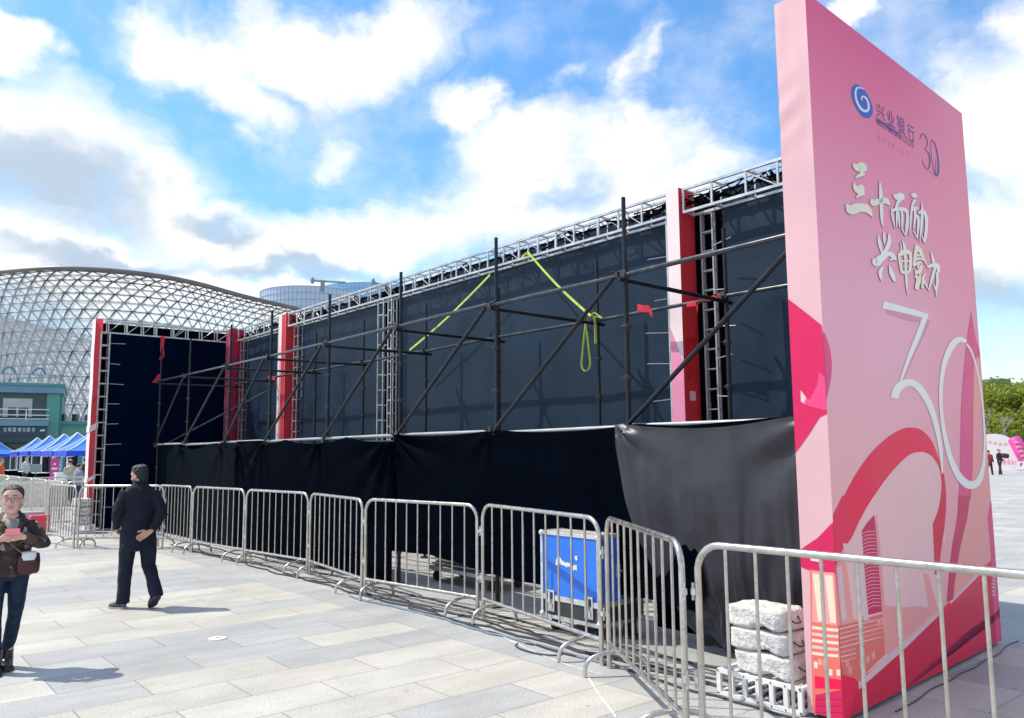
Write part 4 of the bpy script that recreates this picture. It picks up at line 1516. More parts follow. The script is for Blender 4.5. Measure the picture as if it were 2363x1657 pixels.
# ---------------------------------------------------------------- dollies behind the cloth
def dolly(name, s, d, label, n_sheets=5, L=1.25, seed=1):
    random.seed(seed)
    t = thing(name, W(s, d), label, 'dolly')
    mb = MB()
    for dd in (-.28, .28):
        cb(s - L / 2, s + L / 2, d + dd - .02, d + dd + .02, .15, .20, mb)
    for ss in (-L / 2, -.2, .2, L / 2):
        cb(s + ss - .02, s + ss + .02, d - .28, d + .28, .155, .195, mb)
    mb.build('frame', M['alu'], t)
    for ss in (-L / 2 + .12, L / 2 - .12):
        for dd in (-.22, .22):
            mb = MB()
            mb.cur = 0
            mb.tube([W(s + ss - .02, d + dd, .065), W(s + ss + .02, d + dd, .065)], .065, 14)
            mb.cur = 1
            cb(s + ss - .03, s + ss + .03, d + dd - .03, d + dd + .03, .125, .16, mb)
            mb.build('wheel', [M['black'], M['clamp']], t)
    mb = MB()
    for k in range(n_sheets):
        o = random.uniform(-.06, .06)
        p = W(s + o, d + random.uniform(-.08, .08), .215 + k * .026)
        a = random.uniform(-.12, .12)
        X = Matrix.Rotation(a, 3, 'Z') @ SV
        Y = Matrix.Rotation(a, 3, 'Z') @ NV
        mb.cur = k % 2
        mb.obox(p, X, Y, ZV, L * random.uniform(.8, 1.05), .42, .018)
    mb.build('load', [M['case_dark'], M['alu']], t)
    return t


dolly('equipment_dolly', 4.1, 1.35, 'low wheeled dolly loaded with flat frames under the raised black cloth', 6, 1.5, 2)
dolly('equipment_dolly', 2.1, .95, 'small wheeled dolly half hidden behind the barrier left of the blue case', 1, .8, 5)
random.seed(8)
t = thing('base_beam', W(2.2, .55), 'white floor beam lying along the foot of the wall', 'beam')
mb = MB()
truss_run(mb, W(-1.2, .62, .22), W(5.6, .62, .22), ZV, NV, .2, .18, .02, .45, False)
mb.build('beam', M['white'], t)


# ---------------------------------------------------------------- concrete weights and truss feet
def rough_block(name, c, X, Y, lx, ly, lz, label, group, seed):
    bm = bmesh.new()
    bmesh.ops.create_cube(bm, size=1.0)
    bmesh.ops.subdivide_edges(bm, edges=bm.edges, cuts=11, use_grid_fill=True)
    for v in bm.verts:
        x, y, z = v.co
        # rounded arris
        k = 1.0
        a = sorted((abs(x), abs(y), abs(z)))
        rr = max(0, a[1] - .40) * max(0, a[2] - .40) * 40
        p = Vector((x * lx, y * ly, z * lz)) * (1 - rr * .28)
        if z < -.3:                       # lifting groove across the underside
            p.z += .030 * math.exp(-((x + .14) / .11) ** 2)
        n_ = noise.noise(Vector((p.x * 9 + seed, p.y * 9, p.z * 9))) * .014 + noise.noise(Vector((p.x * 30, p.y * 30 + seed, p.z * 30))) * .006
        p += v.normal * n_ if v.normal.length > 0 else Vector()
        v.co = p
    me = bpy.data.meshes.new(name)
    R3 = Matrix((X, Y, ZV)).transposed()
    for v in bm.verts:
        v.co = R3 @ v.co
    bm.to_mesh(me)
    bm.free()
    me.materials.append(M['concrete'])
    me.polygons.foreach_set('use_smooth', [True] * len(me.polygons))
    o = bpy.data.objects.new(name, me)
    COL.objects.link(o)
    o.location = c
    WORLD_LOC[o.name] = Vector(c)
    tag(o, label, 'concrete weight', group)
    mb = MB()                                       # rope handle on the end face
    e0 = Vector(c) - X * (lx / 2 - .004)
    mb.tube([e0 + Y * .06 + ZV * .02, e0 - X * .035 + Y * .03 - ZV * .012, e0 - X * .04 - Y * .03 - ZV * .012, e0 - Y * .06 + ZV * .02], .006, 6)
    mb.build('rope_handle', M['rope'], o)
    return o


def truss_foot(name, s0, s1, d0, d1, z1, label, group):
    t = thing(name, W((s0 + s1) / 2, (d0 + d1) / 2), label, 'truss base', group)
    mb = MB()
    w_ = .028
    for d in (d0, d1):
        for z in (w_ / 2 + .004, z1 - w_ / 2):
            cb(min(s0, s1), max(s0, s1), d - w_ / 2, d + w_ / 2, z - w_ / 2, z + w_ / 2, mb)
    n_ = 6
    for i in range(n_ + 1):
        s = s0 + (s1 - s0) * i / n_
        for d in (d0, d1):
            cb(s - w_ * .6, s + w_ * .6, d - w_ * .47, d + w_ * .47, w_, z1 - w_, mb)
        for z in (w_ / 2 + .004, z1 - w_ / 2):
            cb(s - w_ * .6, s + w_ * .6, min(d0, d1), max(d0, d1), z - w_ * .42, z + w_ * .42, mb)
    mb.build('frame', M['white'], t)
    mb = MB()
    for i in range(n_ + 1):
        s = s0 + (s1 - s0) * i / n_
        for z in (w_ / 2 + .004, z1 - w_ / 2):
            mb.tube([W(s, max(d0, d1) + w_ / 2 - .002, z), W(s, max(d0, d1) + w_ / 2 + .003, z)], .006, 6)
    mb.build('bolt', M['clamp'], t)
    return t


GR = 'concrete weights stacked on the truss bases'
truss_foot('truss_base', -1.14, -1.80, 3.10, 2.66, .19, 'white truss base frame carrying concrete weights beside the pink board', 'truss bases of the stage wings')
for k, (lab, off, rot) in enumerate((('rough grey concrete weight, lowest of the stack beside the pink board', .0, -.02), ('rough grey concrete weight, middle one of the stack beside the pink board', .04, .03), ('rough grey concrete weight, topmost of the stack beside the pink board', .055, -.03))):
    X = Matrix.Rotation(rot, 3, 'Z') @ SV
    Y = Matrix.Rotation(rot, 3, 'Z') @ NV
    rough_block('concrete_weight', W(-1.49 + off, 2.92, .19 + .080 + k * .160), X, Y, .47, .32, .158, lab, GR, k * 5.1)
truss_foot('truss_base', 15.9, 16.75, 3.95, 3.50, .2, 'white truss base frame carrying weights at the far red wing end', 'truss bases of the stage wings')
for k, lab in enumerate(('grey concrete weight, lowest of the far stack at the red wing end', 'grey concrete weight, middle of the far stack at the red wing end', 'grey concrete weight, topmost of the far stack at the red wing end')):
    rough_block('concrete_weight', W(16.15 + .02 * k, 3.72, .205 + .1 + k * .198), SV, NV, .48, .34, .196, lab, GR, 20 + k * 3)

# ---------------------------------------------------------------- cables and marks on the paving
random.seed(21)


def wob_path(a, b, d0, n=40, amp=.06, seed=0.0, drift=0.0):
    return [W(a + (b - a) * i / n, d0 + drift * i / n + amp * noise.noise(Vector((i * .22, seed, 1))) + amp * .5 * noise.noise(Vector((i * .7, seed, 7))), .012) for i in range(n + 1)]


lab = ['thick black cable running closest to the barriers', 'black cable second in the bundle along the barriers', 'thin black cable wandering through the bundle near the barriers', 'blue grey hose lying in front of the blue case', 'black cable at the foot of the black cloths', 'black cable curving past the white truss base', 'thin black cable closest to the foot of the grey cloth']
spec = [(-1.9, 12.0, 2.98, .10, .012, 'cable'), (-1.9, 11.5, 2.88, .13, .010, 'cable'), (-1.8, 9.5, 2.80, .17, .006, 'cable'), (-.3, 4.4, 3.12, .08, .012, 'cable_blue'), (-1.6, 15, 2.52, .07, .011, 'cable'), (-2.0, 3.2, 3.22, .07, .009, 'cable'), (-1.8, 6.5, 2.66, .10, .005, 'cable')]
for k, (a, b_, d, am, r, mk) in enumerate(spec):
    mb = MB()
    n_ = int(abs(b_ - a) * 6)
    mb.tube(wob_path(a, b_, d, n_, am, k * 4.4, .02 if k != 5 else -.2), r, 6)
    o = mb.build('ground_cable', M[mk], None, True, W((a + b_) / 2, d))
    tag(o, lab[k], 'cable', 'cables lying along the barriers')
mb = MB()
c = W(.75, 3.22, .012)
pts = [c + SV * (.28 * math.cos(a)) + NV * (.12 * math.sin(a)) for a in [k * 2 * math.pi / 24 for k in range(23)]]
mb.tube(pts, .007, 6)
o = mb.build('ground_cable', M['cable'], None, True, c)
tag(o, 'loose loop of black cable on the slabs below the blue case', 'cable', 'cables lying along the barriers')
mb = MB()
pts = []
for i in range(30):
    u = i / 29
    pts.append(BC + BU * (.5 + 2.9 * u) + BN * (.13 + .05 * noise.noise(Vector((u * 6, 3, 0))) - .05 * u) + ZV * .008)
mb.tube(pts, .005, 6)
o = mb.build('ground_cable', M['cable'], None, True, BC + BU)
tag(o, 'black cable running along the foot of the pink board', 'cable')


def ground_strip(name, pts, w, k, z=.004):
    mb = MB()
    c = smooth(pts, 8)
    vs = []
    for i in range(len(c)):
        a, b = c[max(0, i - 1)], c[min(len(c) - 1, i + 1)]
        t_ = (b - a).normalized()
        n_ = Vector((-t_.y, t_.x, 0)) * (w * (.7 + .5 * noise.noise(Vector((i * .6, 1, 2)))) / 2)
        vs += [Vector((c[i].x, c[i].y, z)) - n_, Vector((c[i].x, c[i].y, z)) + n_]
    mb.add(vs, [(2 * i, 2 * i + 1, 2 * i + 3, 2 * i + 2) for i in range(len(c) - 1)])
    o = mb.build(name, M[k], None)
    return tag(o, 'thin white chalk line curving over the slabs', 'ground marking', kind='structure')


ZG = lambda x, y: tuple(G(600 + x / 2.551, 1330 + y / 2.551))
ground_strip('ground_marking', [ZG(x, y) for x, y in ((340, 60), (500, 105), (640, 140))], .018, 'chalk')
ground_strip('ground_marking', [ZG(x, y) for x, y in ((780, 195), (1000, 235), (1210, 275), (1400, 345), (1600, 440), (1800, 520), (2010, 580))], .018, 'chalk')
ground_strip('ground_marking', [ZG(x, y) for x, y in ((1930, 590), (1990, 690), (2060, 780), (2095, 834))], .016, 'chalk')
for k, (x, y, lab_) in enumerate(((1645, 308, 'round pale metal cap set in the grey slabs'),)):
    p = G(x / 3.28, 1380 + y / 3.28)
    mb = MB()
    mb.cur = 0
    mb.tube([p + ZV * .0005, p + ZV * .008], .085, 24)
    mb.cur = 1
    mb.tube([p + ZV * .008, p + ZV * .0095], .015, 10)
    o = mb.build('drain_cover', [M['white'], M['clamp']], None, False, p)
    tag(o, lab_, 'drain cover')


# ---------------------------------------------------------------- people
def remeshed(mb, voxel, iters, name, mats, parent, fold=0.0, fscale=9.0, pick=None, fz=1.0):
    """union of the shapes in mb as one continuous skin"""
    me = bpy.data.meshes.new(name)
    me.from_pydata([tuple(v) for v in mb.v], [], mb.f)
    ob = bpy.data.objects.new(name, me)
    COL.objects.link(ob)
    m_ = ob.modifiers.new('r', 'REMESH')
    m_.mode = 'VOXEL'
    m_.voxel_size = voxel
    if iters:
        s_ = ob.modifiers.new('s', 'SMOOTH')
        s_.factor = .5
        s_.iterations = iters
    bpy.context.view_layer.update()
    dg = bpy.context.evaluated_depsgraph_get()
    nm = bpy.data.meshes.new_from_object(ob.evaluated_get(dg))
    bpy.data.objects.remove(ob)
    bpy.data.meshes.remove(me)
    if fold:
        nrm = [v.normal.copy() for v in nm.vertices]
        for v, n_ in zip(nm.vertices, nrm):
            c = v.co
            k = noise.noise(Vector((c.x * fscale, c.y * fscale, c.z * fscale * fz))) + .5 * noise.noise(Vector((c.x * fscale * 2.3, c.y * fscale * 2.3 + 4, c.z * fscale * fz * 2)))
            v.co = c + n_ * (k * fold)
    nm.materials.clear()
    for k in (mats if isinstance(mats, (list, tuple)) else [mats]):
        nm.materials.append(k)
    if pick:
        idx = [pick(p.center) for p in nm.polygons]
        nm.polygons.foreach_set('material_index', idx)
    nm.polygons.foreach_set('use_smooth', [True] * len(nm.polygons))
    nm.name = name
    o = bpy.data.objects.new(name, nm)
    COL.objects.link(o)
    o.parent = parent
    return o


def ell(c, rx, ry, n=14, yaw=0.0):
    c = Vector(c)
    return [c + Matrix.Rotation(yaw, 3, 'Z') @ Vector((rx * math.cos(2 * math.pi * k / n), ry * math.sin(2 * math.pi * k / n), 0)) for k in range(n)]


def torso_rings(mb, rows, yaw=0.0, shoulder_yaw=None):
    mb.rings([ell((x, y, z), rx, ry, 16, yaw) for (x, y, z, rx, ry) in rows])


def hand(mb, wrist, dirv, palm_n, sc=1.0, curl=.5, thumb_side=1):
    """palm, four unequal bent fingers and a thumb leaving the side of the palm"""
    D = Vector(dirv).normalized()
    Nn = Vector(palm_n)
    Nn = (Nn - D * Nn.dot(D)).normalized()
    Sd = D.cross(Nn).normalized() * thumb_side
    w = Vector(wrist)
    rings = []
    for t_, wd, th in ((-.02, .026, .021), (.0, .028, .020), (.03, .038, .017), (.06, .042, .016), (.085, .040, .014)):
        c = w + D * (t_ * sc)
        rings.append([c + Sd * (wd * sc * math.cos(a)) + Nn * (th * sc * math.sin(a)) for a in [2 * math.pi * k / 12 for k in range(12)]])
    mb.rings(rings)
    for k, (off, ln) in enumerate(((.030, .070), (.010, .080), (-.011, .075), (-.031, .058))):
        b = w + D * (.078 * sc) + Sd * (off * sc)
        pts = [b - D * .012 * sc]
        ang = 0
        p = b
        pts.append(p)
        for j, f in enumerate((.45, .32, .23)):
            ang += curl * (.7 if j == 0 else 1) + .05 * k
            v = D * math.cos(ang) + Nn * math.sin(ang) + Sd * off * .8
            p = p + v.normalized() * ln * f * sc
            pts.append(p)
        mb.tube(pts, [.0095 * sc, .0095 * sc, .009 * sc, .0082 * sc, .0065 * sc], 8)
    b = w + D * .02 * sc + Sd * .026 * sc
    mb.tube([b, b + (D * .6 + Sd * .8) * .035 * sc + Nn * .01 * sc, b + (D * .95 + Sd * .75) * .055 * sc + Nn * .02 * sc, b + (D * 1.35 + Sd * .75) * .066 * sc + Nn * .028 * sc], [.013 * sc, .0125 * sc, .011 * sc, .008 * sc], 8)


def head_shape(mb, c, sc, yaw, pitch=0.0):
    """skull, jaw, nose, ears, brows; face looks along +Y turned by yaw"""
    Rm = Matrix.Rotation(yaw, 3, 'Z') @ Matrix.Rotation(pitch, 3, 'X')
    c = Vector(c)
    rows = [(-.120, .030, .018, .040), (-.105, .046, .030, .034), (-.085, .056, .052, .020), (-.055, .064, .072, .010), (-.02, .070, .084, .004), (.02, .074, .092, -.002), (.055, .074, .094, -.006), (.085, .064, .082, -.010), (.105, .044, .058, -.012), (.116, .018, .024, -.012)]
    rg = []
    for z, rx, ry, yo in rows:
        rg.append([c + Rm @ (Vector((rx * math.cos(a), yo + ry * math.sin(a), z)) * sc) for a in [2 * math.pi * k / 18 for k in range(18)]])
    mb.rings(rg)
    at = lambda x, y, z: c + Rm @ (Vector((x, y, z)) * sc)
    mb.tube([at(0, .080, .018), at(0, .098, -.012), at(0, .106, -.030), at(0, .090, -.040)], [.008 * sc, .011 * sc, .014 * sc, .009 * sc], 8)
    for sx_ in (-1, 1):
        mb.ball(at(sx_ * .076, -.008, -.012), .011 * sc, .020 * sc, .030 * sc, 8, 6)
        mb.ball(at(sx_ * .016, .090, -.036), .009 * sc, .010 * sc, .008 * sc, 8, 5)
        mb.ball(at(sx_ * .038, .058, -.030), .022 * sc, .020 * sc, .020 * sc, 8, 6)
        mb.tube([at(sx_ * .014, .086, .026), at(sx_ * .034, .084, .031), at(sx_ * .055, .068, .026)], .006 * sc, 6)
    mb.tube([at(-.024, .074, -.062), at(0, .088, -.060), at(.024, .074, -.062)], [.005 * sc, .009 * sc, .005 * sc], 6)
    mb.tube([at(-.020, .072, -.072), at(0, .084, -.073), at(.020, .072, -.072)], [.005 * sc, .009 * sc, .005 * sc], 6)
    return at


def face_details(me_obj, at, sc, mats_idx):
    pass


HEADROWS = [(-.120, .030, .018, .040), (-.105, .046, .030, .034), (-.085, .056, .052, .020), (-.055, .064, .072, .010), (-.02, .070, .084, .004), (.02, .074, .092, -.002), (.055, .074, .094, -.006), (.085, .064, .082, -.010), (.105, .044, .058, -.012), (.116, .018, .024, -.012)]


def hair_shell(b, HC, Rm, sc, top=.078, nape=-.085, thick=.011, puff=1.0, side=-.025):
    """hair following the skull, open over the face with the hairline higher in the middle"""
    rg = []
    N = 15
    for i in range(N):
        z = -.10 + (.116 + .10) * i / (N - 1)
        for j in range(len(HEADROWS) - 1):
            if HEADROWS[j][0] <= z <= HEADROWS[j + 1][0] + 1e-6:
                break
        A_, B_ = HEADROWS[j], HEADROWS[j + 1]
        f = (z - A_[0]) / (B_[0] - A_[0])
        rx, ry, yo = [A_[k] + (B_[k] - A_[k]) * f for k in (1, 2, 3)]
        if z < -.02:                       # the hair keeps the width of the skull down to the nape
            rx, ry, yo = max(rx, .066), max(ry, .074), min(yo, -.004)
        ring = []
        for k in range(24):
            a = 2 * math.pi * k / 24
            s_ = math.sin(a)
            zl = side + (top - side) * s_ ** .55 if s_ >= 0 else side + (nape - side) * min(1, abs(s_) * 1.6)
            th = thick * puff * min(1, max(.25, (z - zl) / .03)) if z > zl else -.016
            th += .003 * noise.noise(Vector((math.cos(a) * 4, math.sin(a) * 4, z * 22)))
            ring.append(Vector(HC) + Rm @ (Vector(((rx + th) * math.cos(a), yo + (ry + th) * math.sin(a), z + (th * .8 if z > .08 else 0))) * sc))
        rg.append(ring)
    b.rings(rg)


SK = mat('skin', (.56, .30, .22), .5, 0, .08, 14)
SKP = mat('skin_pale', (.66, .40, .33), .48, 0, .08, 14)
LIP = mat('lips', (.50, .22, .19), .4, 0, .05, 10)
EYE = mat('eye_dark', (.02, .015, .012), .25, 0, 0)
EYW = mat('eye_white', (.65, .62, .60), .3, 0, 0)
HAIRK = mat('black_greying_sheen_hair', (.007, .007, .008), .36, 0, .5, 40, .6, 120, spec=.5, dirt=((.10, .10, .10), .5))  # grey flecks: greying plus a sheen put into the colour
HAIRB = mat('dark_brown_hair', (.042, .026, .018), .36, 0, .4, 40, .6, 120)
NAVY = mat('navy_jacket_cloth', (.0085, .0105, .022), .75, 0, .25, 9, .2, 60, .25)
TROU = mat('navy_trousers_cloth', (.010, .014, .030), .75, 0, .25, 9, .2, 60, .25)
JEAN = mat('dark_denim', (.014, .030, .058), .75, 0, .35, 14, .25, 120, .2)
SOLE = mat('pale_sole', (.42, .41, .38), .7, 0, .15, 14)
SOLED = mat('dark_sole', (.03, .032, .036), .7, 0, .3, 20)
SUEDE = mat('grey_suede', (.12, .12, .125), .8, 0, .2, 20)
LEATHER = mat('black_leather', (.012, .012, .013), .25, 0, .3, 20)


def camo():
    m = mat('brown_mottled_jacket', (.05, .03, .026), .7, 0, .2, 9)
    t = m.node_tree
    b = t.nodes['Principled BSDF']
    co = NN(t, 'ShaderNodeTexCoord')
    n = NN(t, 'ShaderNodeTexNoise')
    n.inputs['Scale'].default_value = 7.5
    n.inputs['Detail'].default_value = 2.5
    t.links.new(co.outputs['Object'], n.inputs[0])
    n2 = NN(t, 'ShaderNodeTexNoise')
    n2.inputs['Scale'].default_value = 11
    n2.inputs['Detail'].default_value = 2
    mp_ = NN(t, 'ShaderNodeMapping')
    mp_.inputs['Location'].default_value = (4, 2, 7)
    t.links.new(co.outputs['Object'], mp_.inputs[0])
    t.links.new(mp_.outputs[0], n2.inputs[0])
    c = MIX(t, RANGE(t, n.outputs[0], .47, .56), (.026, .014, .013), (.085, .050, .032))
    c = MIX(t, RANGE(t, n2.outputs[0], .60, .66), c, (.22, .20, .16))
    t.links.new(c, b.inputs['Base Color'])
    return m


CAMO = camo()


def shoe(mb, heel, toe, w=.046, h=.075):
    """upper of a shoe from heel to toe"""
    heel, toe = Vector(heel), Vector(toe)
    D = (toe - heel).normalized()
    L = (toe - heel).length
    Sd = D.cross(ZV).normalized()
    Up = Sd.cross(D).normalized()
    rg = []
    for t_, a, hh in ((0, .5, .55), (.08, .8, .95), (.3, .9, 1.1), (.5, .95, .8), (.72, 1.05, .6), (.9, .8, .45), (1.0, .35, .25)):
        c = heel + D * (L * t_)
        rg.append([c + Sd * (w * a * math.cos(k * 2 * math.pi / 12)) + Up * (max(-.02, h * hh * (.5 + .5 * math.sin(k * 2 * math.pi / 12)))) for k in range(12)])
    mb.rings(rg)


def sole(mb, heel, toe, w=.048, th=.02):
    heel, toe = Vector(heel), Vector(toe)
    D = (toe - heel).normalized()
    L = (toe - heel).length
    Sd = D.cross(ZV).normalized()
    Up = Sd.cross(D).normalized()
    prof = [(-.02, .55), (.08, .85), (.3, .82), (.5, .85), (.72, 1.06), (.9, .85), (1.02, .40)]
    top = [heel + D * L * t_ + Sd * w * a for t_, a in prof] + [heel + D * L * t_ - Sd * w * a for t_, a in reversed(prof)]
    n_ = len(top)
    vs = top + [p - Up * th for p in top]
    mb.add(vs, [tuple(range(n_)), tuple(range(2 * n_ - 1, n_ - 1, -1))] + [(i, n_ + i, n_ + (i + 1) % n_, (i + 1) % n_) for i in range(n_)])


# ----- man walking away ------------------------------------------
mf = (G(288, 1402) + G(352, 1406)) / 2
mf = mf + Vector((-.06, .03, 0))
man = thing('person', mf, 'man in a dark navy jacket walking away with one hand behind his back', 'person', None, R_(30))
WORLD_LOC[man.name] = Vector()
b = MB()
torso_rings(b, [(0, 0, .82, .14, .10), (0, 0, .92, .165, .115), (0, .0, 1.05, .15, .105), (0, .01, 1.2, .17, .115), (0, .01, 1.30, .155, .10), (0, .0, 1.37, .115, .075), (0, .01, 1.44, .058, .058), (0, .02, 1.52, .055, .058)])
HC = (-.01, .050, 1.548)
at = head_shape(b, HC, 1.0, R_(48), R_(-8))
RS, RE, RW_ = Vector((.175, -.01, 1.345)), Vector((.240, -.13, 1.09)), Vector((.12, -.195, .90))
LS, LE, LW_ = Vector((-.175, 0, 1.345)), Vector((-.238, -.05, 1.11)), Vector((-.225, .10, .95))
for S_, E_, K_ in ((RS, RE, RW_), (LS, LE, LW_)):
    b.tube([S_, S_.lerp(E_, .5), E_, E_.lerp(K_, .5), K_], [.052, .048, .040, .036, .027], 10)
hand(b, RW_ + Vector((-.02, -.005, -.01)), (-.86, -.12, -.46), (.1, -.9, -.2), 1.08, .22, 1)
hand(b, LW_, (.1, .6, -.5), (1, 0, -.3), 1.0, .6, -1)
LHp, LKn, LAn = Vector((-.10, 0, .86)), Vector((-.115, .05, .47)), Vector((-.125, .05, .09))
RHp, RKn, RAn = Vector((.10, 0, .86)), Vector((.135, .02, .49)), Vector((.20, -.22, .19))
for H_, K_, A_ in ((LHp, LKn, LAn), (RHp, RKn, RAn)):
    b.tube([H_, H_.lerp(K_, .5), K_, K_.lerp(A_, .4), A_], [.085, .072, .055, .052, .036], 12)
shoe(b, (-.105, .02, .02), (-.25, .16, .02), .036, .06)
shoe(b, (.205, -.27, .14), (.165, -.09, .03), .036, .06)
remeshed(b, .0085, 2, 'body', SK, man)
b = MB()                                             # trousers
b.tube([LHp + ZV * .05, LHp.lerp(LKn, .5), LKn, LKn.lerp(LAn, .5), LAn + Vector((0, -.0, .0)), LAn - ZV * .035], [.102, .094, .080, .075, .074, .076], 14)
b.tube([RHp + ZV * .05, RHp.lerp(RKn, .5), RKn, RKn.lerp(RAn, .5), RAn, RAn + Vector((.01, -.02, -.05))], [.102, .094, .080, .074, .074, .072], 14)
torso_rings(b, [(0, 0, .76, .14, .10), (0, 0, .84, .175, .125), (0, 0, .96, .165, .118)])
remeshed(b, .012, 3, 'trousers', TROU, man, .010, 8, fz=.8)
b = MB()                                             # jacket
torso_rings(b, [(0, .0, .665, .185, .130), (0, 0, .70, .192, .138), (0, 0, .85, .185, .135), (0, -.005, 1.0, .178, .130), (0, 0, 1.15, .186, .132), (0, .0, 1.27, .197, .130), (0, .0, 1.35, .185, .115), (0, .0, 1.41, .135, .095), (0, .01, 1.455, .080, .078), (0, .015, 1.485, .075, .072)])
b.tube([RS + Vector((-.03, 0, .0)), RS.lerp(RE, .5), RE, RE.lerp(RW_, .5), RW_ + Vector((.01, 0, .01))], [.076, .070, .064, .058, .048], 12)
b.tube([LS + Vector((.03, 0, .0)), LS.lerp(LE, .5), LE, LE.lerp(LW_, .5), LW_], [.076, .070, .064, .058, .047], 12)
remeshed(b, .012, 4, 'jacket', NAVY, man, .013, 8, fz=1.3)
b = MB()                                             # collar
b.tube([Vector((.072 * math.cos(a), .02 + .075 * math.sin(a), 1.488 + .014 * math.sin(a))) for a in [2 * math.pi * k / 20 for k in range(21)]], .014, 8)
b.build('collar', NAVY, man, True)
b = MB()                                             # hair
Rm = Matrix.Rotation(R_(48), 3, 'Z') @ Matrix.Rotation(R_(-8), 3, 'X')
hair_shell(b, HC, Rm, 1.03, .076, -.128, .0155, side=.002)
remeshed(b, .0068, 1, 'hair', HAIRK, man, .003, 60)
for hl, to, toL in (((-.10, .0, .022), (-.262, .165, .022), False), ((.21, -.30, .165), (.165, -.085, .022), True)):
    b = MB()
    shoe(b, hl, to, .05, .085)
    sh = remeshed(b, .009, 2, 'shoe', SUEDE, man)
    b = MB()
    b.cur = 1 if toL else 0
    sole(b, hl, to, .052, .022)
    o = b.build('sole', [SOLE, SOLED], sh)

# ----- woman walking towards the camera ---------------------------
wf = G(4, 1545)
wom = thing('person', wf, 'woman in a brown mottled jacket and jeans holding a pink phone case', 'person', None, R_(-146))
WORLD_LOC[wom.name] = Vector()
b = MB()
torso_rings(b, [(0, 0, .76, .135, .10), (0, 0, .84, .155, .112), (0, .0, .97, .135, .095), (0, .01, 1.1, .15, .11), (0, .01, 1.18, .142, .098), (0, 0, 1.235, .10, .07), (0, .01, 1.30, .050, .050), (0, .02, 1.36, .048, .05)])
HC = (0, .045, 1.425)
HY = R_(-14)
at = head_shape(b, HC, 1.03, HY, R_(2))
LS, LE, LW_ = Vector((-.155, 0, 1.215)), Vector((-.250, .02, 1.03)), Vector((-.085, .215, 1.115))
RS, RE, RW_ = Vector((.155, 0, 1.215)), Vector((.24, .04, 1.0)), Vector((.075, .225, 1.105))
for S_, E_, K_ in ((RS, RE, RW_), (LS, LE, LW_)):
    b.tube([S_, S_.lerp(E_, .5), E_, E_.lerp(K_, .5), K_], [.046, .042, .036, .031, .024], 10)
hand(b, LW_, (.85, .25, .32), (.2, -.9, .5), .92, .55, 1)
hand(b, RW_, (-.80, .2, .40), (-.2, -.9, .5), .92, .7, -1)
LHp, LKn, LAn = Vector((-.085, 0, .80)), Vector((-.070, .03, .44)), Vector((-.028, -.06, .10))
RHp, RKn, RAn = Vector((.085, 0, .80)), Vector((.085, .10, .44)), Vector((.06, .10, .10))
for H_, K_, A_ in ((LHp, LKn, LAn), (RHp, RKn, RAn)):
    b.tube([H_, H_.lerp(K_, .5), K_, K_.lerp(A_, .4), A_], [.078, .066, .050, .048, .034], 12)
    b.tube([A_, A_ + Vector((0, .03, -.05)), A_ + Vector((0, .12, -.075))], [.034, .035, .028], 8)
wb = remeshed(b, .0078, 2, 'body', [SKP, LIP], wom, pick=lambda c: 1 if (c.z > HC[2] - .075 and c.z < HC[2] - .050 and abs(c.x - HC[0] - .015) < .024 and c.y > HC[1] + .066) else 0)
# eyes are part of the same body mesh
bm = bmesh.new()
bm.from_mesh(wb.data)
wb.data.materials.append(EYE)
wb.data.materials.append(EYW)
for sx_ in (-1, 1):
    for k, (r_, yy, mi) in enumerate(((.0115, .0765, 3), (.0075, .0825, 2))):
        mtx = Matrix.Translation(at(sx_ * .031, yy, .006)) @ Matrix.Diagonal((1.25, .9, .62, 1))
        r = bmesh.ops.create_uvsphere(bm, u_segments=10, v_segments=7, radius=r_, matrix=mtx)
        for v in r['verts']:
            for f in v.link_faces:
                f.material_index = mi
                f.smooth = True
    r = bmesh.ops.create_cube(bm, size=1, matrix=Matrix.Translation(at(sx_ * .033, .088, .033)) @ Matrix.Rotation(HY, 4, 'Z') @ Matrix.Diagonal((.034, .006, .0055, 1)))
    for v in r['verts']:
        for f in v.link_faces:
            f.material_index = 2
bm.to_mesh(wb.data)
bm.free()
b = MB()                                             # glasses
for sx_ in (-1, 1):
    b.tube([at(sx_ * .033 + .024 * math.cos(a), .099, .004 + .019 * math.sin(a)) for a in [2 * math.pi * k / 16 for k in range(17)]], .0016, 5)
    b.tube([at(sx_ * .057, .097, .008), at(sx_ * .078, .02, .004), at(sx_ * .078, -.01, -.004)], .0016, 5)
b.tube([at(-.010, .1, .008), at(.010, .1, .008)], .0016, 5)
b.build('glasses', M['clamp'], wom)
b = MB()                                             # hair swept back
Rm = Matrix.Rotation(HY, 3, 'Z')
hair_shell(b, HC, Rm, 1.03, .084, -.095, .0075)
b.ball(Vector(HC) + Rm @ Vector((0, -.115, .0)), .04, .035, .045)
remeshed(b, .0068, 1, 'hair', HAIRB, wom, .003, 60)
b = MB()                                             # jeans
for H_, K_, A_ in ((LHp, LKn, LAn), (RHp, RKn, RAn)):
    b.tube([H_ + ZV * .03, H_.lerp(K_, .5), K_, K_.lerp(A_, .5), A_ + ZV * .05], [.085, .072, .057, .055, .046], 14)
torso_rings(b, [(0, 0, .74, .145, .105), (0, 0, .82, .162, .118), (0, 0, .92, .15, .108)])
remeshed(b, .011, 3, 'jeans', JEAN, wom, .005, 12)
b = MB()                                             # grey top
torso_rings(b, [(0, .0, .95, .145, .105), (0, .01, 1.1, .158, .118), (0, .012, 1.18, .150, .108), (0, .005, 1.235, .108, .08), (0, .015, 1.265, .070, .066)])
remeshed(b, .011, 2, 'shirt', mat('grey_knit', (.34, .335, .34), .8, 0, .1, 20), wom, .004, 12)


def open_front(c):
    return 0


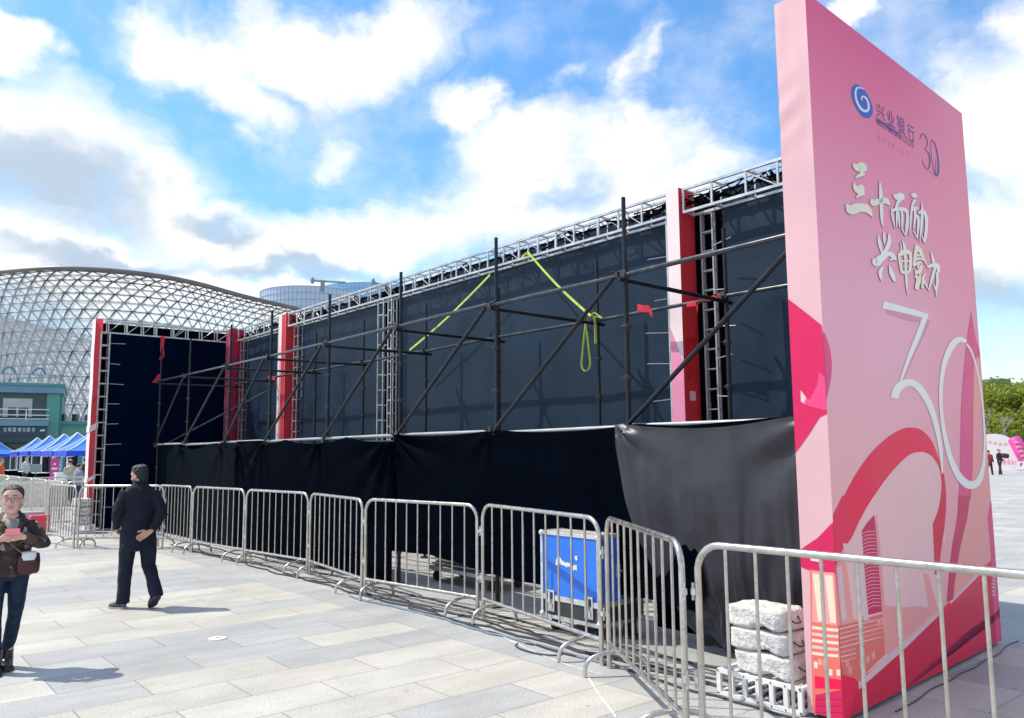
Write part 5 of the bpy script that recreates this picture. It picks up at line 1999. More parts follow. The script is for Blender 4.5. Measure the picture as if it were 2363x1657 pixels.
b = MB()                                             # jacket
torso_rings(b, [(0, -.01, .775, .185, .130), (0, -.008, .80, .190, .135), (0, -.008, .95, .172, .128), (0, -.008, 1.08, .168, .130), (0, -.008, 1.17, .170, .124), (0, -.014, 1.235, .150, .100), (0, -.024, 1.29, .085, .070), (0, -.028, 1.325, .066, .058)])
b.tube([RS + Vector((-.03, 0, 0)), RS.lerp(RE, .5), RE, RE.lerp(RW_, .5), RW_ + Vector((.012, -.01, 0))], [.066, .064, .062, .055, .045], 12)
b.tube([LS + Vector((.03, 0, 0)), LS.lerp(LE, .5), LE, LE.lerp(LW_, .5), LW_ + Vector((-.012, -.01, 0))], [.066, .064, .062, .055, .045], 12)
b.tube([Vector((-.105, .055, 1.24)), Vector((-.075, .10, 1.20)), Vector((-.035, .125, 1.10)), Vector((-.02, .130, 1.02))], [.022, .026, .022, .014], 8)
b.tube([Vector((.105, .055, 1.24)), Vector((.075, .10, 1.20)), Vector((.035, .125, 1.10)), Vector((.02, .130, 1.02))], [.022, .026, .022, .014], 8)
b.tube([Vector((.09 * math.cos(a), -.01 + .075 * math.sin(a), 1.275 - .02 * math.sin(a))) for a in [math.pi * .95 + math.pi * 1.1 * k / 12 for k in range(13)]], .026, 8)
remeshed(b, .011, 3, 'jacket', CAMO, wom, .013, 9)
b = MB()                                             # the top showing in the open neck
b.rings([[Vector((x * w_, y_, z_)) for x, y_ in ((-1, .10 + o), (-.5, .128 + o), (0, .138 + o), (.5, .128 + o), (1, .10 + o), (0, .06))] for z_, w_, o in ((1.255, .050, -.046), (1.22, .050, -.014), (1.17, .040, .000), (1.10, .022, .003))])
b.build('shirt_front', mat('grey_knit_front', (.27, .26, .25), .8, 0, .1, 20), wom, True)
for A_ in (LAn, RAn):
    b = MB()
    b.tube([A_ + ZV * .10, A_ + ZV * .03, A_ + Vector((0, .005, -.04)), A_ + Vector((0, .01, -.075))], [.054, .054, .056, .056], 12)
    shoe(b, A_ + Vector((0, -.05, -.078)), A_ + Vector((-.0, .19, -.078)), .050, .075)
    bt = remeshed(b, .009, 2, 'boot', LEATHER, wom, .003, 20)
    b = MB()
    sole(b, A_ + Vector((0, -.055, -.070)), A_ + Vector((0, .195, -.070)), .054, .028)
    b.build('sole', SOLED, bt)
b = MB()
ph = (LW_ + RW_) / 2 + Vector((.0, .055, .055))
b.obox(ph, Vector((1, 0, 0)), Vector((0, .8, .6)), Vector((0, -.6, .8)), .105, .012, .060)
o = b.build('phone_case', mat('coral_case', (.72, .20, .21), .5, 0, .05, 10), None, False, Vector())
o.location = wf
o.rotation_euler = (0, 0, R_(-146))
tag(o, 'coral pink phone case held in the woman\'s hands', 'phone')
bag = MB()
bag.rings([[Vector((-.14, .145, z_)) + Vector((w_ * math.cos(a), .045 * math.sin(a) * k_, 0)) for a in [2 * math.pi * k / 14 for k in range(14)]] for z_, w_, k_ in ((.80, .07, .8), (.82, .085, 1), (.90, .088, 1.1), (.965, .08, .9), (.975, .06, .6))])
o = bag.build('shoulder_bag', mat('dark_red_leather', (.050, .010, .011), .4, 0, .25, 10), None, True, Vector())
o.location = wf
o.rotation_euler = (0, 0, R_(-146))
tag(o, 'dark red shoulder bag with pale flap on the woman\'s hip', 'bag')
b = MB()
b.rings([[Vector((-.14, .150, z_)) + Vector((w_ * math.cos(a), .05 * math.sin(a) * k_, 0)) for a in [2 * math.pi * k / 14 for k in range(14)]] for z_, w_, k_ in ((.915, .062, .95), (.945, .064, 1.1), (.975, .060, .95), (.985, .045, .6))])
f_ = b.build('flap', M['white'], None, True)
f_.parent = o
b = MB()
flat_strip(b, [Vector((.125, .02, 1.29)), Vector((.10, .115, 1.19)), Vector((.04, .165, 1.10)), Vector((-.05, .175, 1.01)), Vector((-.11, .165, .96))], .035, Vector((.7, 0, .7)))
f_ = b.build('strap', mat('grey_strap', (.20, .19, .18), .7, 0, .1, 10), None)
f_.parent = o


# ----- distant people ----------------------------------------------
def far_person(loc, face, h, label, top, leg, hair=HAIRK, group=None, bag_=None, arms='down', bend=0.0):
    t = thing('person', loc, label, 'person', group, face)
    WORLD_LOC[t.name] = Vector()
    k = h / 1.7
    v = lambda x, y, z: Vector((x, y + (z - .9) * bend * (z > .9), z)) * k
    b = MB()
    torso_rings(b, [(*v(0, 0, .85), .14, .1), (*v(0, 0, 1.05), .14, .10), (*v(0, 0, 1.3), .17, .11), (*v(0, 0, 1.42), .13, .08), (*v(0, 0, 1.5), .05, .05)])
    head_shape(b, v(0, .02, 1.585), k, 0)
    sw = .12
    for sg in (-1, 1):
        b.tube([v(sg * .09, 0, .88), v(sg * .1, sg * sw * .5, .48), v(sg * .1, sg * sw, .08)], [.08, .055, .04], 10)
        b.tube([v(sg * .1, sg * sw - .04, .04), v(sg * .1, sg * sw + .16, .03)], [.04, .035], 8)
        if arms == 'down':
            b.tube([v(sg * .19, 0, 1.38), v(sg * .24, -.02, 1.12), v(sg * .22, .1, .92), v(sg * .2, .14, .84)], [.05, .042, .032, .03], 8)
        else:
            b.tube([v(sg * .19, 0, 1.38), v(sg * .25, .05, 1.15), v(sg * .12, .25, 1.22), v(sg * .1, .28, 1.26)], [.05, .042, .032, .03], 8)
    remeshed(b, .016, 1, 'body', SK, t)
    b = MB()
    torso_rings(b, [(*v(0, 0, .78), .185, .13), (*v(0, 0, 1.05), .18, .13), (*v(0, 0, 1.3), .205, .135), (*v(0, 0, 1.42), .15, .1), (*v(0, 0, 1.47), .07, .065)])
    for sg in (-1, 1):
        if arms == 'down':
            b.tube([v(sg * .18, 0, 1.38), v(sg * .24, -.02, 1.12), v(sg * .22, .1, .92)], [.075, .065, .05], 8)
        else:
            b.tube([v(sg * .18, 0, 1.38), v(sg * .25, .05, 1.15), v(sg * .12, .25, 1.22)], [.075, .065, .05], 8)
    remeshed(b, .02, 2, 'jacket', top, t, .01, 8)
    b = MB()
    for sg in (-1, 1):
        b.tube([v(sg * .09, 0, .9), v(sg * .1, sg * sw * .5, .48), v(sg * .1, sg * sw, .06)], [.1, .075, .065], 10)
    remeshed(b, .02, 2, 'trousers', leg, t)
    b = MB()
    b.ball(v(0, .005, 1.615), .082 * k, .098 * k, .092 * k)
    b.build('hair', hair, t, True)
    return t


cl = lambda n, c: mat(n, c, .75, 0, .25, 6)
fp_ = G(2309, 1096.5)
far_person(fp_, R_(-150), 1.74, 'person in black standing before the arch with a bag over the shoulder', cl('black_coat', (.02, .022, .025)), cl('dark_trousers', (.02, .02, .024)))
far_person(fp_ + Vector((-.40, .5, 0)), R_(-60), 1.66, 'person in dark clothes with a red front beside the one in black', cl('dark_red_coat', (.20, .02, .025)), cl('black_trousers', (.015, .015, .018)))
b = MB()
c = fp_ + Vector((.55, -.1, 1.28))
b.tube([c + Vector((-.50, 0, .02)), c + Vector((-.42, 0, .03)), c + Vector((-.2, 0, 0)), c + Vector((-.03, .0, -.03)), c + Vector((.03, 0, -.04))], [.06, .15, .17, .16, .07], 10)
o = b.build('duffel_bag', cl('brown_black_bag', (.05, .03, .026)), None, True, c)
tag(o, 'dark duffel bag carried on the shoulder in front of the arch', 'bag')
TG = 'visitors standing near the blue tents'
p = at_depth(196, 1100, 31); p.z = 0
far_person(p, R_(20), 1.72, 'person in a black coat with a backpack near the nearest tent', cl('black_puffer', (.012, .013, .018)), cl('dark_slacks', (.015, .015, .02)), group=TG, arms='fold')
p = at_depth(168, 1100, 30); p.z = 0
far_person(p, R_(60), 1.66, 'person in a beige coat bending forward by the tents', cl('beige_coat', (.42, .37, .27)), cl('grey_slacks', (.06, .06, .07)), group=TG, arms='fold', bend=.3)
p = at_depth(181, 1100, 29.5); p.z = 0
far_person(p, R_(-30), 1.50, 'person in a grey blue jacket between the two at the tents', cl('greyblue_coat', (.22, .25, .32)), cl('navy_slacks', (.02, .025, .04)), group=TG)
p = at_depth(0, 1100, 34); p.z = 0
far_person(p, R_(-80), 1.68, 'person in an orange jacket at the left edge by the tents', cl('orange_coat', (.62, .10, .03)), cl('dark_jeans', (.03, .04, .06)), group=TG)
p = at_depth(58, 1100, 46); p.z = 0
far_person(p, R_(-100), 1.7, 'person in a pale shirt under the row of blue tents', cl('pale_shirt', (.5, .5, .5)), cl('black_slacks', (.02, .02, .025)), group=TG)


# ---------------------------------------------------------------- lattice canopy (far left)
LH = 22.0
AX = Vector((-2.55 * LH, 5.75 * LH, 0))
plan = [(-2.74, 4.29), (-2.39, 4.224), (-2.073, 4.353), (-1.867, 4.60), (-1.697, 5.055), (-1.449, 5.60), (-1.28, 6.25), (-1.42, 7.0), (-2.05, 7.5), (-2.95, 7.45), (-3.55, 6.75), (-3.70, 5.8), (-3.45, 4.95), (-3.1, 4.45)]
pl_s = smooth([(x * LH, y * LH) for x, y in plan], 8, True)
# resample evenly
per = [pl_s[i] for i in range(len(pl_s))]
seg = [(per[(i + 1) % len(per)] - per[i]).length for i in range(len(per))]
tot = sum(seg)
NL, ML = 96, 19
rim = []
for k in range(NL):
    t_ = tot * k / NL
    i = 0
    while t_ > seg[i]:
        t_ -= seg[i]
        i += 1
    p = per[i].lerp(per[(i + 1) % len(per)], t_ / seg[i])
    rim.append(Vector((p.x, p.y, 0)))
ZR = LH + 1.8


def lat(k, j, off=0.0):
    """node of the funnel: j = 0 at the ground ring, ML at the rim"""
    k0 = int(math.floor(k)) % NL
    f = k - math.floor(k)
    p = rim[k0].lerp(rim[(k0 + 1) % NL], f)
    u = j / ML
    q_ = .78 + .22 * u ** 1.8
    z = ZR * (1 - (1 - u) ** 1.75)
    r = AX + (p - AX) * (q_ + off)
    return Vector((r.x, r.y, z))


canopy = thing('lattice_canopy', AX, 'huge funnel shaped steel lattice canopy with pale glass rising behind the teal building', 'canopy')
M['lat'] = mat('lattice_steel', (.10, .095, .095), .5, .2, .15, .3)
M['rim'] = mat('rim_steel', (.15, .14, .14), .5, .2, .15, .3)


def glass_skin():
    m = bpy.data.materials.new('pale_canopy_glass')
    m.use_nodes = True
    t = m.node_tree
    t.nodes.clear()
    o = NN(t, 'ShaderNodeOutputMaterial')
    d = NN(t, 'ShaderNodeBsdfPrincipled')
    co = NN(t, 'ShaderNodeTexCoord')
    n = NN(t, 'ShaderNodeTexNoise')
    n.inputs['Scale'].default_value = .9
    n.inputs['Detail'].default_value = 6
    t.links.new(co.outputs['Object'], n.inputs[0])
    t.links.new(MIX(t, RANGE(t, n.outputs[0], .35, .65), (.78, .79, .80), (.9, .9, .9)), d.inputs['Base Color'])
    d.inputs['Roughness'].default_value = .3
    tr = NN(t, 'ShaderNodeBsdfTranslucent')
    tr.inputs[0].default_value = (.9, .9, .9, 1)
    tp = NN(t, 'ShaderNodeBsdfTransparent')
    a = NN(t, 'ShaderNodeMixShader')
    a.inputs[0].default_value = .55
    t.links.new(d.outputs[0], a.inputs[1])
    t.links.new(tr.outputs[0], a.inputs[2])
    b_ = NN(t, 'ShaderNodeMixShader')
    b_.inputs[0].default_value = .30
    t.links.new(a.outputs[0], b_.inputs[1])
    t.links.new(tp.outputs[0], b_.inputs[2])
    t.links.new(b_.outputs[0], o.inputs[0])
    return m


mb = MB()
for j in range(ML):
    for k in range(NL):
        mb.quad(lat(k + .5 * (j % 2), j, .004), lat(k + 1 + .5 * (j % 2), j, .004), lat(k + 1 + .5 * (j % 2), j + 1, .004), lat(k + .5 * (j % 2), j + 1, .004))
mb.build('glass_skin', glass_skin(), canopy)
mb = MB()
rb = .125
for j in range(ML + 1):
    o_ = .5 * (j % 2)
    for k in range(NL):
        if 0 < j < ML:
            mb.tube([lat(k + o_, j), lat(k + 1 + o_, j)], rb * .85, 4, False)
        if j < ML:
            o2 = .5 * ((j + 1) % 2)
            up = lat(k + .5, j + 1) if o_ == 0 else lat(k + 1, j + 1)
            um = lat(k - .5, j + 1) if o_ == 0 else lat(k, j + 1)
            mb.tube([lat(k + o_, j), up], rb, 4, False)
            mb.tube([lat(k + o_, j), um], rb * .7, 4, False)
mb.build('lattice_bars', M['lat'], canopy)
mb = MB()                                             # thin secondary cable net under the glass
random.seed(6)
for j in range(ML):
    for k in range(NL):
        a_ = lat(k + random.random(), j + random.random() * .5, -.02)
        b_ = lat(k + random.random() * 1.3, j + .5 + random.random() * .5, -.02)
        mb.tube([a_, (a_ + b_) / 2 + Vector((0, 0, random.uniform(-.4, .4))), b_], .055, 3, False)
        if random.random() < .6:
            a_ = lat(k + random.random(), j + random.random(), -.03)
            mb.tube([a_, a_ + Vector((random.uniform(-.8, .8), random.uniform(-.8, .8), random.uniform(-.5, .5)))], .05, 3, False)
mb.build('cable_net', M['lat'], canopy)
mb = MB()
mb.tube([lat(k, ML) for k in range(NL + 1)], .27, 8, False)
mb.build('rim_tube', M['rim'], canopy, True)

# ---------------------------------------------------------------- teal pavilion
M['teal'] = mat('teal_cladding', (.055, .225, .245), .45, 0, .12, .3)
M['teal_d'] = mat('dark_teal_glass', (.012, .055, .072), .15, 0, .25, .3)
M['teal_g'] = mat('green_glass', (.05, .27, .22), .2, 0, .12, .3)
M['bluegrey'] = mat('blue_grey_band', (.115, .235, .32), .4, 0, .08, .4)
M['navysign'] = mat('navy_sign_panel', (.010, .040, .065), .4, 0, .1, .5)
M['letter'] = mat('white_sign_letter', (.72, .78, .80), .5, 0, .02, 1)
BA = at_depth(-20, 900, 78); BA.z = 0
bdir = Vector((math.sin(R_(62)), math.cos(R_(62)), 0))
bnor = Vector((bdir.y, -bdir.x, 0))
bld = thing('teal_pavilion', BA, 'teal and blue pavilion with a balcony and a navy sign behind the tents', 'building')


def bx(mb, a, b_, d0, d1, z0, z1):
    mb.obox(BA + bdir * (a + b_) / 2 + bnor * (d0 + d1) / 2 + ZV * (z0 + z1) / 2, bdir, bnor, ZV, abs(b_ - a), abs(d1 - d0), z1 - z0)


def bu(px):
    """distance along the facade seen at picture column px"""
    d = ray(px, 1000)
    A = BA
    den = d.x * bdir.y - d.y * bdir.x
    return (A.y * d.x - A.x * d.y) * -1 / den if False else ((A.x * d.y - A.y * d.x) / den)


def bz(px, py):
    u = bu(px)
    P = BA + bdir * u
    d = ray(px, py)
    k = P.y / d.y
    return CH + d.z * k


xr = bu(142); xm = bu(104); xl = bu(-330)
zt = bz(100, 893); zs = bz(100, 908)
mb = MB()
bx(mb, xl, xr - .1, -14, -.6, 0, zt - .3)
mb.build('wall', M['teal'], bld)
mb = MB()
bx(mb, xl, xr, -14.4, .5, bz(100, 908), bz(100, 892))
mb.build('roof_band', M['bluegrey'], bld)
mb = MB()
bx(mb, xl, xr + .1, -14.6, .7, bz(100, 892) + .003, bz(100, 886))
mb.build('roof_edge', M['teal'], bld)
mb = MB()
bx(mb, xl, xm, -.6, -.35, bz(80, 965), bz(80, 912))
mb.build('window_band', M['teal_d'], bld)
mb = MB()
bx(mb, xm, xr - .3, -.6, .1, 3.4, bz(100, 909))
mb.build('corner_glass', M['teal_g'], bld)
for pa, pb in ((2, 70), (-90, -25), (-190, -115)):
    a, b_ = bu(pa), bu(pb)
    z0, z1 = bz(30, 962), bz(30, 919)
    mb = MB()
    w_ = .28
    bx(mb, a, b_, -.36, -.20, z1 - .9, z1)
    bx(mb, a, a + w_ * 1.6, -.36, -.22, z0, z1 - .9)
    bx(mb, b_ - w_, b_, -.36, -.22, z0, z1 - .9)
    bx(mb, (a + b_) / 2 - .1, (a + b_) / 2 + .1, -.36, -.24, z0, z1 - .9)
    f_ = mb.build('window_frame', mat('beige_frame', (.45, .46, .44), .5, 0, .06, 1), bld)
    mb = MB()
    bx(mb, a + w_ * 1.6, b_ - w_, -.345, -.31, z0, z1 - .9)
    mb.build('pane', mat('dark_pane', (.008, .02, .03), .1, 0, .2, .5), f_)
zb0, zb1 = bz(60, 984), bz(60, 971)
mb = MB()
bx(mb, xl, bu(112), -.6, 1.6, zb0, zb1)
mb.build('balcony_slab', M['bluegrey'], bld)
mb = MB()
z1 = zb1 + 1.05
for z in (z1, zb1 + .5, zb1 + .12):
    bx(mb, xl, bu(112), 1.48, 1.54, z - .035, z + .035)
u = xl
while u < bu(112):
    bx(mb, u - .04, u + .04, 1.48, 1.54, zb1, z1)
    u += 2.2
mb.build('balcony_rail', M['letter'], bld)
mb = MB()
bx(mb, xl, bu(106), -.6, 1.2, 3.0, zb0 - .02)
mb.build('fascia', M['navysign'], bld)
mb = MB()
bx(mb, xl, bu(107), 1.22, 1.3, bz(50, 1005), bz(50, 986))
sg_ = mb.build('sign_board', M['navysign'], bld)
mb = MB()
chars = '世博园餐饮服务'
for k, px in enumerate((14, 24, 35, 47, 57.5, 67, 78.5)):
    a = bu(px - 3.7)
    P0 = BA + bdir * a + bnor * 1.33 + ZV * bz(px, 997)
    put_text(mb, chars[k], P0, bdir, ZV, bu(px + 3.7) - a, bz(px, 987.5) - bz(px, 997))
for k in range(6):
    a = bu(93 + k * 1.8)
    bx(mb, a, a + .07, 1.31, 1.34, bz(94, 996), bz(94, 994) + (k % 3) * .06)
mb.build('sign_lettering', M['letter'], sg_)
mb = MB()
bx(mb, xr - .35, bu(260), -6, -1.0, 0, bz(160, 972))
mb.build('low_wing', M['teal_g'], bld)
mb = MB()
bx(mb, xr - .6, bu(260), -6.1, -.8, bz(160, 983) , bz(160, 981))
bx(mb, xr - .6, bu(260), -6.1, -.8, bz(160, 972) - .3, bz(160, 971))
mb.build('wing_coping', M['teal'], bld)
for k in range(9):
    mb = MB()
    a = xr + k * 1.15
    mb.box(BA + bdir * a - bnor * 1.1 + ZV * (bz(160, 972) + .4), .5, .5, random.uniform(.5, 1.4), 0)
    mb.build('plant_pot', M['teal_d'], bld)
mb = MB()
bx(mb, xl, xr - .2, -.58, .6, 0, 2.95)
mb.build('shopfront', M['teal_d'], bld)
mb = MB()
u = xl
random.seed(9)
while u < xr:
    bx(mb, u - .03, u + .03, -.55, -.5, zt + .5, zt + 1.3)
    u += 1.1
bx(mb, xl, xr, -.55, -.5, zt + 1.2, zt + 1.26)
for px in (8, 80):
    P = BA + bdir * bu(px) - bnor * 1.5 + ZV * (zt + 1.3)
    mb.tube([P + bdir * .55 * math.cos(a) + ZV * .7 * math.sin(a) for a in [math.pi * k / 10 for k in range(11)]], .12, 6)
mb.build('roof_rail', M['bluegrey'], bld)

# ---------------------------------------------------------------- blue tents
M['tent'] = mat('blue_tent_cloth', (.10, .33, .86), .3, 0, .08, .8, .1, 2, trans=.35)
M['tent_v'] = mat('blue_tent_valance', (.02, .06, .62), .5, 0, .08, .8, .1, 2, trans=.2)
M['tentleg'] = mat('white_tent_leg', (.72, .73, .74), .4, 0, .05, 2)
TGR = 'blue pop-up tents in the row at the left'


def make_tent():
    t = thing('market_tent', (0, 0, 0), 'x', 'tent')
    hw = 1.55
    mb = MB()
    n_ = 12
    for q_ in range(4):
        R3 = Matrix.Rotation(q_ * math.pi / 2, 3, 'Z')

        def fn(u, v):
            w_ = hw * (1 - v)
            prof = (v ** 1.45)
            sag = -.05 * math.sin(math.pi * u) * math.sin(math.pi * min(1, v * 1.3)) if v < .77 else 0
            return R3 @ Vector(((2 * u - 1) * w_, -w_, 2.06 + 1.12 * prof + sag))
        mb.grid(fn, 8, n_)
    mb.build('canopy', M['tent'], t)
    for x in (-1, 1):
        for y in (-1, 1):
            mb = MB()
            mb.tube([(x * hw * (1 - v / 10), y * hw * (1 - v / 10), 2.075 + 1.12 * (v / 10) ** 1.45) for v in range(11)], .035, 6)
            mb.build('lit_ridge_trim', M['tentleg'], t)  # white trim tubes added so the ridges read as sunlit
    mb = MB()
    for q_ in range(4):
        R3 = Matrix.Rotation(q_ * math.pi / 2, 3, 'Z')
        mb.grid(lambda u, v: R3 @ Vector(((2 * u - 1) * hw, -hw - .006 + .02 * math.sin(u * 19), 1.76 + .30 * v + (.03 * abs(math.sin(u * 12.6)) if v < .5 else 0))), 24, 2)
    mb.build('valance', M['tent_v'], t)
    for x in (-1, 1):
        for y in (-1, 1):
            mb = MB()
            mb.box((x * (hw - .05), y * (hw - .05), 1.03), .05, .05, 2.05)
            mb.box((x * (hw - .05), y * (hw - .05), .02), .16, .16, .03)
            mb.build('leg', M['tentleg'], t)
    mb = MB()
    for a, b_ in (((-1, -1), (1, -1)), ((1, -1), (1, 1)), ((1, 1), (-1, 1)), ((-1, 1), (-1, -1))):
        A, B = Vector((a[0] * (hw - .05), a[1] * (hw - .05), 1.72)), Vector((b_[0] * (hw - .05), b_[1] * (hw - .05), 1.72))
        for k in range(4):
            p, q_ = A.lerp(B, k / 4), A.lerp(B, (k + 1) / 4)
            mb.tube([p + ZV * .28, q_], .014, 5)
            mb.tube([p, q_ + ZV * .28], .014, 5)
    mb.build('truss_arms', M['tentleg'], t)
    return t


tent0 = make_tent()
trz = STAGE_RZ
tents = [((218, 1000), 44, 'nearest blue tent with a pale sunlit left slope, beside the red wing end'), ((179, 1000), 49.5, 'second blue tent of the row from the red wing end'), ((148.5, 1000), 54.5, 'third blue tent of the row from the red wing end'), ((115, 1000), 60.5, 'fourth blue tent of the row from the red wing end'), ((87, 1000), 66, 'fifth and last blue tent of the row from the red wing end'), ((2, 1000), 76, 'blue tent standing apart at the left edge of the photo')]
for i, ((px, py), Y, lab_) in enumerate(tents):
    o = tent0 if i == 0 else copy_tree(tent0)
    p = at_depth(px, py, Y)
    p.z = 0
    o.location = p
    o.rotation_euler = (0, 0, trz)
    hgt = (1052.0 - [996, 1001, 1004, 1008, 1012, 1025.5][i]) / FPX * Y + 1.8
    o.scale = (1.05, 1.05, max(.95, min(1.12, hgt / 3.18)))
    tag(o, lab_, 'tent', TGR)
# things under and in front of the tents
def block(name, px, Y, w_, d_, h_, m_, label, cat, z=0.0, rz=trz):
    p = at_depth(px, 1060, Y)
    mb = MB()
    mb.box(Vector((p.x, p.y, z + h_ / 2)), w_, d_, h_, rz, .02)
    o = mb.build(name, m_, None, False, Vector((p.x, p.y, z)))
    return tag(o, label, cat)


def banner(px, Y, w_, h_, m_, label, z0=.1):
    p = at_depth(px, 1060, Y)
    p.z = 0
    t = thing('roll_up_banner', p, label, 'banner')
    X = Vector((math.cos(R_(25)), math.sin(R_(25)), 0))
    Yv = Vector((-X.y, X.x, 0))
    mb = MB()
    mb.obox(p + ZV * (z0 + h_ / 2), X, Yv, ZV, w_, .02, h_)
    mb.build('panel', m_, t)
    mb = MB()
    for k in range(5):
        mb.obox(p - Yv * .014 + ZV * (z0 + h_ * (.2 + .15 * k)), X, Yv, ZV, w_ * random.uniform(.3, .7), .006, h_ * .06)
    mb.build('lettering', M['white'], t)
    mb = MB()
    mb.obox(p + ZV * .05, X, Yv, ZV, w_ + .1, .25, .1)
    mb.build('foot', M['alu'], t)


banner(127, 42.5, .40, 1.55, mat('magenta_banner', (.55, .05, .22), .5, 0, .2, 3), 'magenta roll-up banner under the second blue tent')
banner(137, 43, .34, 1.5, mat('light_blue_banner', (.25, .45, .65), .5, 0, .2, 3), 'pale blue roll-up banner beside the magenta one')
block('display_box', 141, 40, .42, .42, .95, M['white'], 'white display box under the second blue tent', 'box')
for i, (px, Y) in enumerate(((96, 50), (62, 55), (172, 47), (30, 60))):
    lab_ = ('dark cloth covered table under the third blue tent', 'dark cloth covered table under the fourth blue tent', 'dark cloth covered table under the nearest blue tent', 'dark cloth covered table under the last blue tent of the row')[i]
    p = at_depth(px, 1060, Y); p.z = 0
    t = thing('trestle_table', p, lab_, 'table', 'tables under the blue tents', trz)
    WORLD_LOC[t.name] = Vector()
    mb = MB()
    mb.box((0, 0, .73), 1.8, .7, .04)
    mb.build('table_top', M['white'], t)
    mb = MB()
    mb.box((0, -.36, .37), 1.82, .02, .70)
    mb.box((-.92, 0, .37), .02, .7, .70)
    mb.box((.92, 0, .37), .02, .7, .70)
    mb.build('table_skirt', M['cloth_dark'], t)
for i, (px, Y, w_) in enumerate(((100, 57, 3.2), (60, 69, 3.2), (165, 52.5, 3.2))):
    p = at_depth(px, 1060, Y); p.z = 0
    mb = MB()
    mb.box(p + ZV * .95, w_, .05, 1.8, trz)
    o = mb.build('tent_back_wall', M['cloth_dark'], None, False, p)
    tag(o, ('dark cloth wall behind the third blue tent', 'dark cloth wall behind the fifth blue tent', 'dark cloth wall behind the second blue tent')[i], 'cloth wall')
p = at_depth(83, 1070, 33); p.z = 0
t = thing('monitor_stand', p, 'grey flat screen standing above the far barrier row', 'screen', None, R_(20))
WORLD_LOC[t.name] = Vector()
mb = MB()
mb.box((0, 0, 1.28), .40, .05, .34, 0, .01)
mb.build('screen', mat('grey_screen', (.20, .25, .28), .35, 0, .05, 3), t)
mb = MB()
mb.tube([(0, .03, .02), (0, .03, 1.2)], .02, 8)
mb.box((0, .03, .02), .4, .3, .03)
mb.build('stand', M['clamp'], t)
p = G(85, 1225)
block('storage_box', 80, p.y, .40, .5, .46, mat('grey_plastic', (.33, .36, .40), .5, 0, .08, 4), 'grey plastic box on the plaza left of the angled barrier', 'box')
block('storage_box', 99, p.y - .3, .34, .42, .40, mat('red_plastic', (.62, .06, .09), .45, 0, .08, 4), 'red box on the plaza close to the angled barrier', 'box')
block('storage_box', 70, 29, 2.4, .8, .85, mat('pale_boxes', (.5, .5, .5), .6, 0, .3, 5), 'long pale counter behind the far barrier row', 'counter', 0, R_(15))
block('storage_box', 135, 33, 2.2, .7, .80, mat('grey_counter', (.26, .25, .25), .6, 0, .2, 5), 'grey counter behind the far barriers below the tents', 'counter', 0, R_(15))

# ---------------------------------------------------------------- glass towers beyond the wall
def tower(name, pc, Yc, wpx, ytop, label, c1, c2, rows, n_=60, dark=()):
    C_ = at_depth(pc, 700, Yc); C_.z = 0
    rad = wpx / FPX * Yc
    d = ray(pc, ytop)
    H_ = CH + d.z / d.y * (Yc - rad)
    t = thing(name, C_, label, 'tower')
    mb = MB()
    mb.cur = 0
    rg = lambda z, r: [C_ + Vector((r * math.cos(2 * math.pi * k / n_), r * math.sin(2 * math.pi * k / n_), z)) for k in range(n_)]
    mb.rings([rg(0, rad), rg(H_, rad)])
    mb.build('glazing', c1, t, False)
    mb = MB()
    fh = 1.55
    z = H_
    while z > H_ * .35:
        mb.rings([rg(z - .10, rad + .12), rg(z, rad + .12)], True)
        z -= fh
    for k in range(n_):
        a = 2 * math.pi * k / n_
        p = C_ + Vector((rad * math.cos(a), rad * math.sin(a), 0))
        mb.box(p + ZV * H_ * .67, .12, .12, H_ * .66)
    mb.build('mullions', c2, t)
    for z0, z1 in dark:
        mb = MB()
        mb.rings([rg(H_ * z0, rad + .16), rg(H_ * z1, rad + .16)])
        mb.build('dark_band', mat('dark_band', (.10, .14, .19), .4, 0, .1, .2), t)
    return t, C_, rad, H_


gt, gc, gr, gh = tower('glass_tower', 715, 190, 112, 658.5, 'curved pale blue glass building with a roof crane beyond the lattice', mat('pale_blue_glazing', (.46, .53, .62), .25, .2, .05, .05), mat('grey_mullion', (.33, .41, .54), .5, 0, .05, .1), 12, 72, ((.70, .715),))
tower('glass_tower', 850, 230, 118, 651, 'lighter blue curved glass building behind the crane and the wall truss', mat('light_blue_glazing', (.30, .50, .70), .25, .2, .05, .05), mat('blue_mullion', (.28, .46, .64), .5, 0, .05, .1), 12, 80)
M['crane'] = mat('crane_grey', (.22, .27, .30), .5, 0, .1, .5)


def roof_crane(pts, mast, label):
    Yd = 180
    P = [at_depth(x, y, Yd) for x, y in pts]
    A, B = at_depth(mast[0], mast[1], Yd), at_depth(mast[0], mast[2], Yd)
    t = thing('roof_crane', B, label, 'crane')
    mb = MB()
    mb.tube(P, .26, 6)
    mb.ball(P[0], .45, .45, .8)
    mb.build('jib', M['crane'], t)
    mb = MB()
    mb.box((A + B) / 2, .8, .8, abs(A.z - B.z) + .3)
    mb.build('mast', M['crane'], t)
    return t


roof_crane([(721, 647), (755, 649.5), (798, 652)], (744.5, 649, 672), 'long armed window cleaning crane on the curved glass roof')
roof_crane([(861, 649.5), (868, 653.5), (896, 661)], (896, 660, 668), 'thin short crane arm just above the wall truss')

